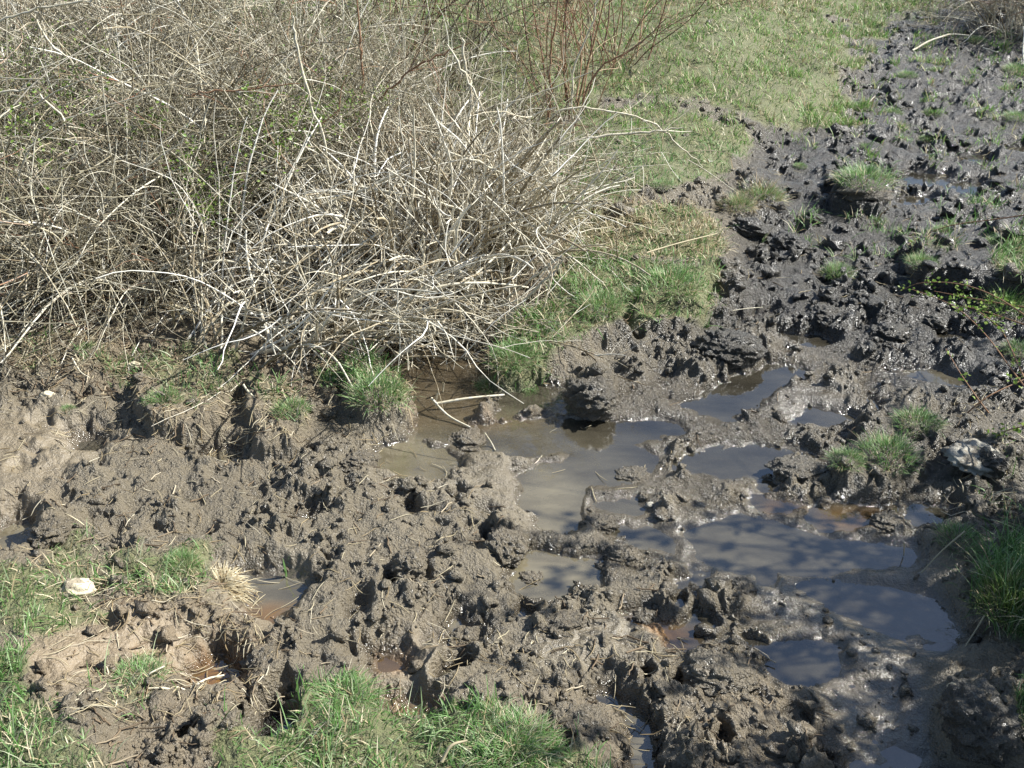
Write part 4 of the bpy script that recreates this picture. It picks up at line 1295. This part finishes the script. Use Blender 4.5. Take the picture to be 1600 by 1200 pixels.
# the leafy thorn shrub on the near side of the mud, out of the picture, that shades the pool
for i, (sx_, sy_, hh, lab) in enumerate([(2.55, 1.9, 1.6, 'leafy thorn shrub beside the mud that shades the near corner of the pool'), (2.75, 2.5, 1.7, 'tall leafy thorn shrub beside the mud that shades the rush tussock'), (3.7, 3.9, 1.2, 'leafy thorn shrub where the bramble canes come out')]):
    p = np.array([sx_, sy_, float(gz(sx_, sy_))])
    shrub(p, lab, n_cane=70, length=1.8 if i < 2 else 1.0, r=.006, spread=.3, upright=(70, 88), droop=.15, n_twig=16, tangle=0, height=hh, reach=.5, leaves=5000, leafmat=M_DARKLEAF, group='thorn shrubs at the side of the mud', leaf_size=.05, name='thorn_shrub', twl=(.15, .4))


# ---------------------------------------------------------------- single boughs that stand out, each a branch of the shrub it grows from
def at_y(px, py, yd):
    a, b = (px - 800.0) / FPX, (600.0 - py) / FPX
    s = yd / (CP + b * SP)
    return np.array([a * s, yd, CAM_H + s * (-SP + b * CP)])


def smooth_line(pts, m=5):
    pts = np.array(pts)
    n = len(pts)
    ext = np.vstack([2 * pts[0] - pts[1], pts, 2 * pts[-1] - pts[-2]])
    out = []
    for i in range(n - 1):
        p0, p1, p2, p3 = ext[i:i + 4]
        for t in np.linspace(0, 1, m, endpoint=False):
            out.append(.5 * (2 * p1 + (p2 - p0) * t + (2 * p0 - 5 * p1 + 4 * p2 - p3) * t * t + (3 * p1 - p0 - 3 * p2 + p3) * t ** 3))
    out.append(pts[-1])
    return np.array(out)


BOUGHS = [  # depth, radius, bark, places
    (3.92, .0075, 'p', [(873, 405), (848, 440), (800, 490), (783, 520), (766, 553), (746, 580), (726, 600), (723, 612), (733, 633), (737, 652)]),
    (4.0, .006, 'p', [(880, 403), (863, 430), (850, 470), (845, 500), (841, 557)]), (4.0, .0065, 'p', [(876, 400), (820, 445), (763, 487)]),
    (3.95, .008, 'p', [(661, 370), (660, 440), (655, 483), (656, 533), (663, 583)]), (3.95, .008, 'p', [(640, 400), (636, 443), (640, 500), (630, 560), (633, 580)]), (3.98, .007, 'p', [(540, 440), (553, 497), (558, 533), (575, 565), (582, 590)]),
    (3.95, .007, 'p', [(500, 452), (533, 453), (593, 455), (656, 472)]), (3.93, .0075, 'p', [(480, 510), (533, 493), (600, 477), (643, 473)]), (3.92, .007, 'p', [(650, 440), (623, 480), (563, 560)]), (3.85, .006, 'p', [(606, 540), (636, 583)]),
    (4.0, .010, 'p', [(745, 430), (723, 477), (710, 517), (696, 558)]), (4.05, .008, 'p', [(773, 457), (757, 500), (750, 550)]), (4.0, .009, 'p', [(700, 360), (682, 410), (668, 470)]), (4.0, .008, 'p', [(720, 330), (712, 400), (735, 470), (748, 520)]),
    (4.05, .007, 'p', [(205, 380), (223, 437), (230, 460), (217, 500), (190, 567)]), (4.05, .009, 'p', [(310, 385), (283, 403), (240, 433), (203, 457), (187, 507), (180, 572)]), (4.0, .0075, 'p', [(350, 460), (320, 477), (267, 500), (227, 533), (228, 567)]),
    (4.1, .0075, 'p', [(440, 420), (330, 410), (250, 440), (170, 490), (110, 495)]), (4.0, .006, 'p', [(310, 380), (318, 450), (330, 510), (340, 540)]),
    (4.15, .009, 'p', [(-40, 395), (20, 375), (67, 367), (120, 358), (167, 355)]), (4.2, .007, 'p', [(170, 366), (167, 350), (160, 320), (185, 290), (213, 267), (280, 225)]), (4.3, .0065, 'p', [(60, 147), (100, 187), (115, 217), (120, 238), (105, 255)]),
    (4.4, .0065, 'p', [(-30, 146), (30, 141), (62, 136)]), (4.6, .007, 'p', [(-30, 50), (0, 33), (60, 13), (133, 4), (160, -14)]), (4.3, .006, 'p', [(30, 440), (20, 380), (23, 300), (57, 217), (120, 180), (250, 140)]), (4.5, .006, 'p', [(57, 30), (77, 67), (120, 100)]),
    (4.35, .007, 'p', [(455, 20), (463, 60), (480, 147), (507, 227), (527, 333), (545, 400)]), (4.5, .0055, 'r', [(300, 148), (323, 143), (400, 137), (467, 130)]), (5.5, .008, 'r', [(855, 190), (860, 167), (861, 100), (866, 43), (876, -20)]),
    (5.3, .007, 'r', [(893, 215), (900, 193), (920, 133), (946, 100), (993, 73), (1040, 30)]), (5.3, .007, 'p', [(896, 235), (896, 200), (895, 117), (926, 33), (940, -20)]), (5.0, .007, 'r', [(590, 160), (613, 137), (643, 110), (693, 83), (733, 68)]),
    (5.2, .008, 'r', [(566, 150), (565, 100), (562, 50), (556, -20)]), (4.75, .008, 'p', [(820, 250), (866, 230), (933, 213), (1016, 207), (1068, 197)]), (4.8, .006, 'p', [(860, 185), (900, 167), (966, 177), (1026, 197), (1066, 233), (1100, 260)]),
    (4.9, .008, 'p', [(722, 60), (726, 97), (736, 147), (733, 193), (728, 230)]), (4.7, .007, 'p', [(700, 70), (733, 130), (760, 180), (800, 240)]), (4.4, .007, 'p', [(700, 240), (780, 270), (850, 350), (905, 420)]), (4.45, .006, 'p', [(820, 215), (870, 290), (900, 350), (912, 380)]),
    (4.3, .006, 'p', [(915, 270), (870, 285), (800, 310), (720, 330)]), (4.2, .007, 'p', [(540, 290), (620, 300), (700, 320), (770, 360)]), (4.1, .008, 'p', [(400, 540), (450, 480), (530, 420), (620, 370)]), (4.05, .008, 'p', [(390, 565), (430, 510), (500, 460), (600, 420)]), (4.1, .007, 'p', [(330, 520), (400, 470), (470, 400), (560, 350)]),
    (4.05, .008, 'p', [(385, 590), (410, 560), (440, 530), (520, 480)]), (4.2, .007, 'p', [(640, 260), (560, 300), (480, 330), (400, 390)]), (5.0, .006, 'p', [(600, 190), (680, 200), (760, 170), (830, 150), (930, 110)]),
]
for yd, r, kind, pl in BOUGHS:
    L = smooth_line([at_y(px, py, yd) for px, py in pl])
    L += rng.normal(0, .004, L.shape)
    root, sh = min(SHRUBS, key=lambda s: np.hypot(*(s[0][:2] - L[len(L) // 2][:2])))
    mt = M_RED if kind == 'r' else M_PALE
    V, Q = tubes((L - root)[None], (np.full(len(L), r * .78) * np.interp(np.linspace(0, 1, len(L)), [0, .12, .7, 1], [.45, 1, .85, .4]) * rng.normal(1, .07, len(L)))[None], 7)
    n = 7
    A, T = pts_on(L[None], np.zeros(n, int), rng.uniform(.1, .9, n))
    P2 = wander(A, T * .7 + rng.normal(0, .7, (n, 3)), rng.uniform(.06, .28, n), 7, rng.uniform(0, .8, n), np.full(n, .4))
    V2, Q2 = tubes(P2 - root, taper(rng.uniform(.0012, .0026, n), 7, .5), 4)
    obj('branch', mk_mesh('branch', np.concatenate([V, V2]), np.concatenate([Q, Q2 + len(V)]), mat=mt), sh)

# ---------------------------------------------------------------- bramble canes reaching in over the mud, with small fresh leaves
BRAMBLES = [
    ('long bramble cane arching highest over the shaded pool', [(1405, 455, .10), (1440, 442, .22), (1500, 444, .32), (1560, 466, .40), (1640, 520, .50)]), ('red bramble cane slanting from the black clods down past the blue puddle', [(1425, 452, .08), (1480, 473, .2), (1510, 493, .25), (1546, 530, .28), (1590, 590, .3), (1640, 650, .3)]),
    ('short leafy bramble cane just under the highest arching one', [(1520, 480, .30), (1556, 507, .32), (1573, 530, .33), (1600, 590, .34)]), ('leafy bramble cane running level out of the picture over the dark hollow', [(1500, 478, .26), (1533, 485, .3), (1600, 507, .38), (1660, 530, .45)]),
    ('thin bare bramble cane hanging down to the mud above the pale stone', [(1478, 545, .12), (1503, 587, .13), (1533, 630, .12), (1545, 645, .08)]), ('thin bramble cane lying across toward the grassy hummock', [(1640, 575, .2), (1600, 593, .18), (1543, 620, .14), (1500, 655, .06)]),
    ('low bramble cane with pale leaves above the flat stone', [(1660, 660, .25), (1590, 668, .18), (1555, 682, .12), (1535, 700, .06)]), ('dark thin bramble cane high over the black mud ledge', [(1395, 405, .05), (1430, 375, .12), (1483, 353, .2), (1560, 342, .3), (1640, 330, .4)]),
    ('bramble cane with red bark trailing on the ledge by the yellow green tussock', [(1460, 455, .16), (1540, 470, .25), (1600, 480, .3), (1660, 490, .35)]),
]
for lab, pl in BRAMBLES:
    L = smooth_line([at(px, py, zz) for px, py, zz in pl])
    L[:, 2] += .0
    root = L[-1].copy()
    t_ = thing('bramble_cane', lab, 'bramble', root, 'bramble canes hanging in over the mud')
    V, Q = tubes((L - root)[None], (np.linspace(.0015, .0030, len(L)) * rng.normal(1, .06, len(L)))[None], 6)
    obj('stem', mk_mesh('stem', V, Q, mat=M_RED), t_)
    n = 60 if 'bare' not in lab and 'thin' not in lab else 16
    A, T = pts_on(L[None], np.zeros(n // 3, int), rng.uniform(.03, .97, n // 3))
    A = np.repeat(A, 3, 0) + rng.normal(0, .012, (n // 3 * 3, 3)) + [0, 0, .006]
    leaf_mesh('leaves', A - root, np.full(len(A), .016), M_LEAF, t_)

# ---------------------------------------------------------------- loose sticks
STICKS = [
    ('grey stick lying across the muddy islet in the channel', .0085, 'p', [(680, 631, .02), (733, 622, .035), (788, 617, .02)]), ('broken stick slanting from the islet into the water', .007, 'p', [(674, 622, .05), (690, 640, .03), (706, 653, .012), (735, 668, .002)]),
    ('short upright stub at the left end of the islet stick', .006, 'p', [(684, 612, .09), (680, 632, .0)]), ('thin stick poking out of the mud in the channel', .004, 'p', [(757, 676, .06), (768, 692, .01), (774, 704, .0)]), ('tall thin stake standing in the brown pool', .006, 'p', [(693, 598, .06), (692, 612, .0)]),
    ('white broken branch fallen on the far black mud', .012, 'p', [(1420, 110, .0), (1445, 95, .05), (1470, 86, .07), (1480, 83, .04), (1508, 85, .03)]), ('short white stick on the far black mud', .009, 'p', [(1532, 95, .02), (1545, 99, .02), (1556, 103, .01)]),
    ('tan straw stem leaning from the right shore tussock into the pool', .004, 's', [(1505, 840, .10), (1470, 870, .05), (1437, 905, .0)]), ('tan stalk below the big rush tussock', .0035, 's', [(1533, 980, .07), (1518, 1005, .03), (1503, 1028, .0)]), ('tan stalk at the lower end of the rush tussock', .0035, 's', [(1590, 995, .06), (1570, 1028, .0)]),
    ('splintered pale reed stalks leaning below the thicket', .010, 's', [(272, 497, .18), (300, 506, .14), (330, 518, .06)]), ('thick pale reed stalk standing below the thicket', .010, 's', [(272, 497, .18), (277, 535, .02)]), ('thin pale reed stalk bent below the thicket', .006, 's', [(276, 500, .17), (290, 525, .08), (300, 545, .02)]),
    ('whitish stick stuck in the crack of the turf block', .007, 'p', [(383, 622, .12), (390, 632, .1), (400, 642, .07)]), ('bent white twig on the flattened tussock by the hoof hole', .004, 'p', [(230, 1065, .10), (236, 1056, .12), (258, 1045, .12)]), ('grey curved twig across the clay above the foreground bank', .005, 'p', [(235, 1090, .1), (280, 1085, .1), (320, 1062, .07), (350, 1055, .05)]),
    ('small white splinter on the mud left of the clods', .003, 'p', [(142, 731, .075), (158, 724, .08)]), ('pale bent twig at the tip of the turf by the reeds', .004, 'p', [(112, 558, .16), (125, 580, .13), (140, 590, .11)]), ('thin twig lying beside the winding blue puddle', .003, 'p', [(1140, 500, .04), (1165, 496, .045), (1190, 494, .04)]),
    ('dead stalk bent over the pool by the right shore', .003, 's', [(1413, 850, .05), (1412, 868, .0)]), ('thick dead grass stalk bent at the foot of the foreground tussock', .006, 's', [(690, 1190, .14), (705, 1165, .17), (730, 1157, .17)]), ('tan stick laid on the bank of dead grass by the black mud', .005, 's', [(1010, 395, .3), (1060, 380, .3), (1120, 365, .28)]),
    ('white stick on the slope of the field bank', .005, 'p', [(925, 312, .3), (957, 313, .3)]), ('pale twig lying over the drooping tan tussock', .004, 'p', [(1075, 250, .33), (1105, 268, .3), (1150, 300, .25)]),
]
for lab, r, kind, pl in STICKS:
    L = smooth_line([at(px, py, zz) for px, py, zz in pl], 4)
    # the lower end rests on the ground
    low = L[:, 2].argmin()
    dz = max(float(gz(L[low][0], L[low][1])), -.02) - L[low][2] + .004
    if dz > 0:
        L[:, 2] += dz
    gg = gz(L[:, 0], L[:, 1])
    L[:, 2] = np.maximum(L[:, 2], gg + r * .6)
    c = L[len(L) // 2].copy()
    V, Q = tubes((L - c)[None], (np.linspace(r * .85, r * .6, len(L)) * .8 * rng.normal(1, .06, len(L)))[None], 6)
    o = tag(obj('stick' if kind == 'p' else 'dry_stalk', mk_mesh('stick', V, Q, mat=M_PALE if kind == 'p' else M_STRAW)), lab, 'stick' if kind == 'p' else 'stalk')
    o.location = c
print('done', round(time.time() - T0, 1))
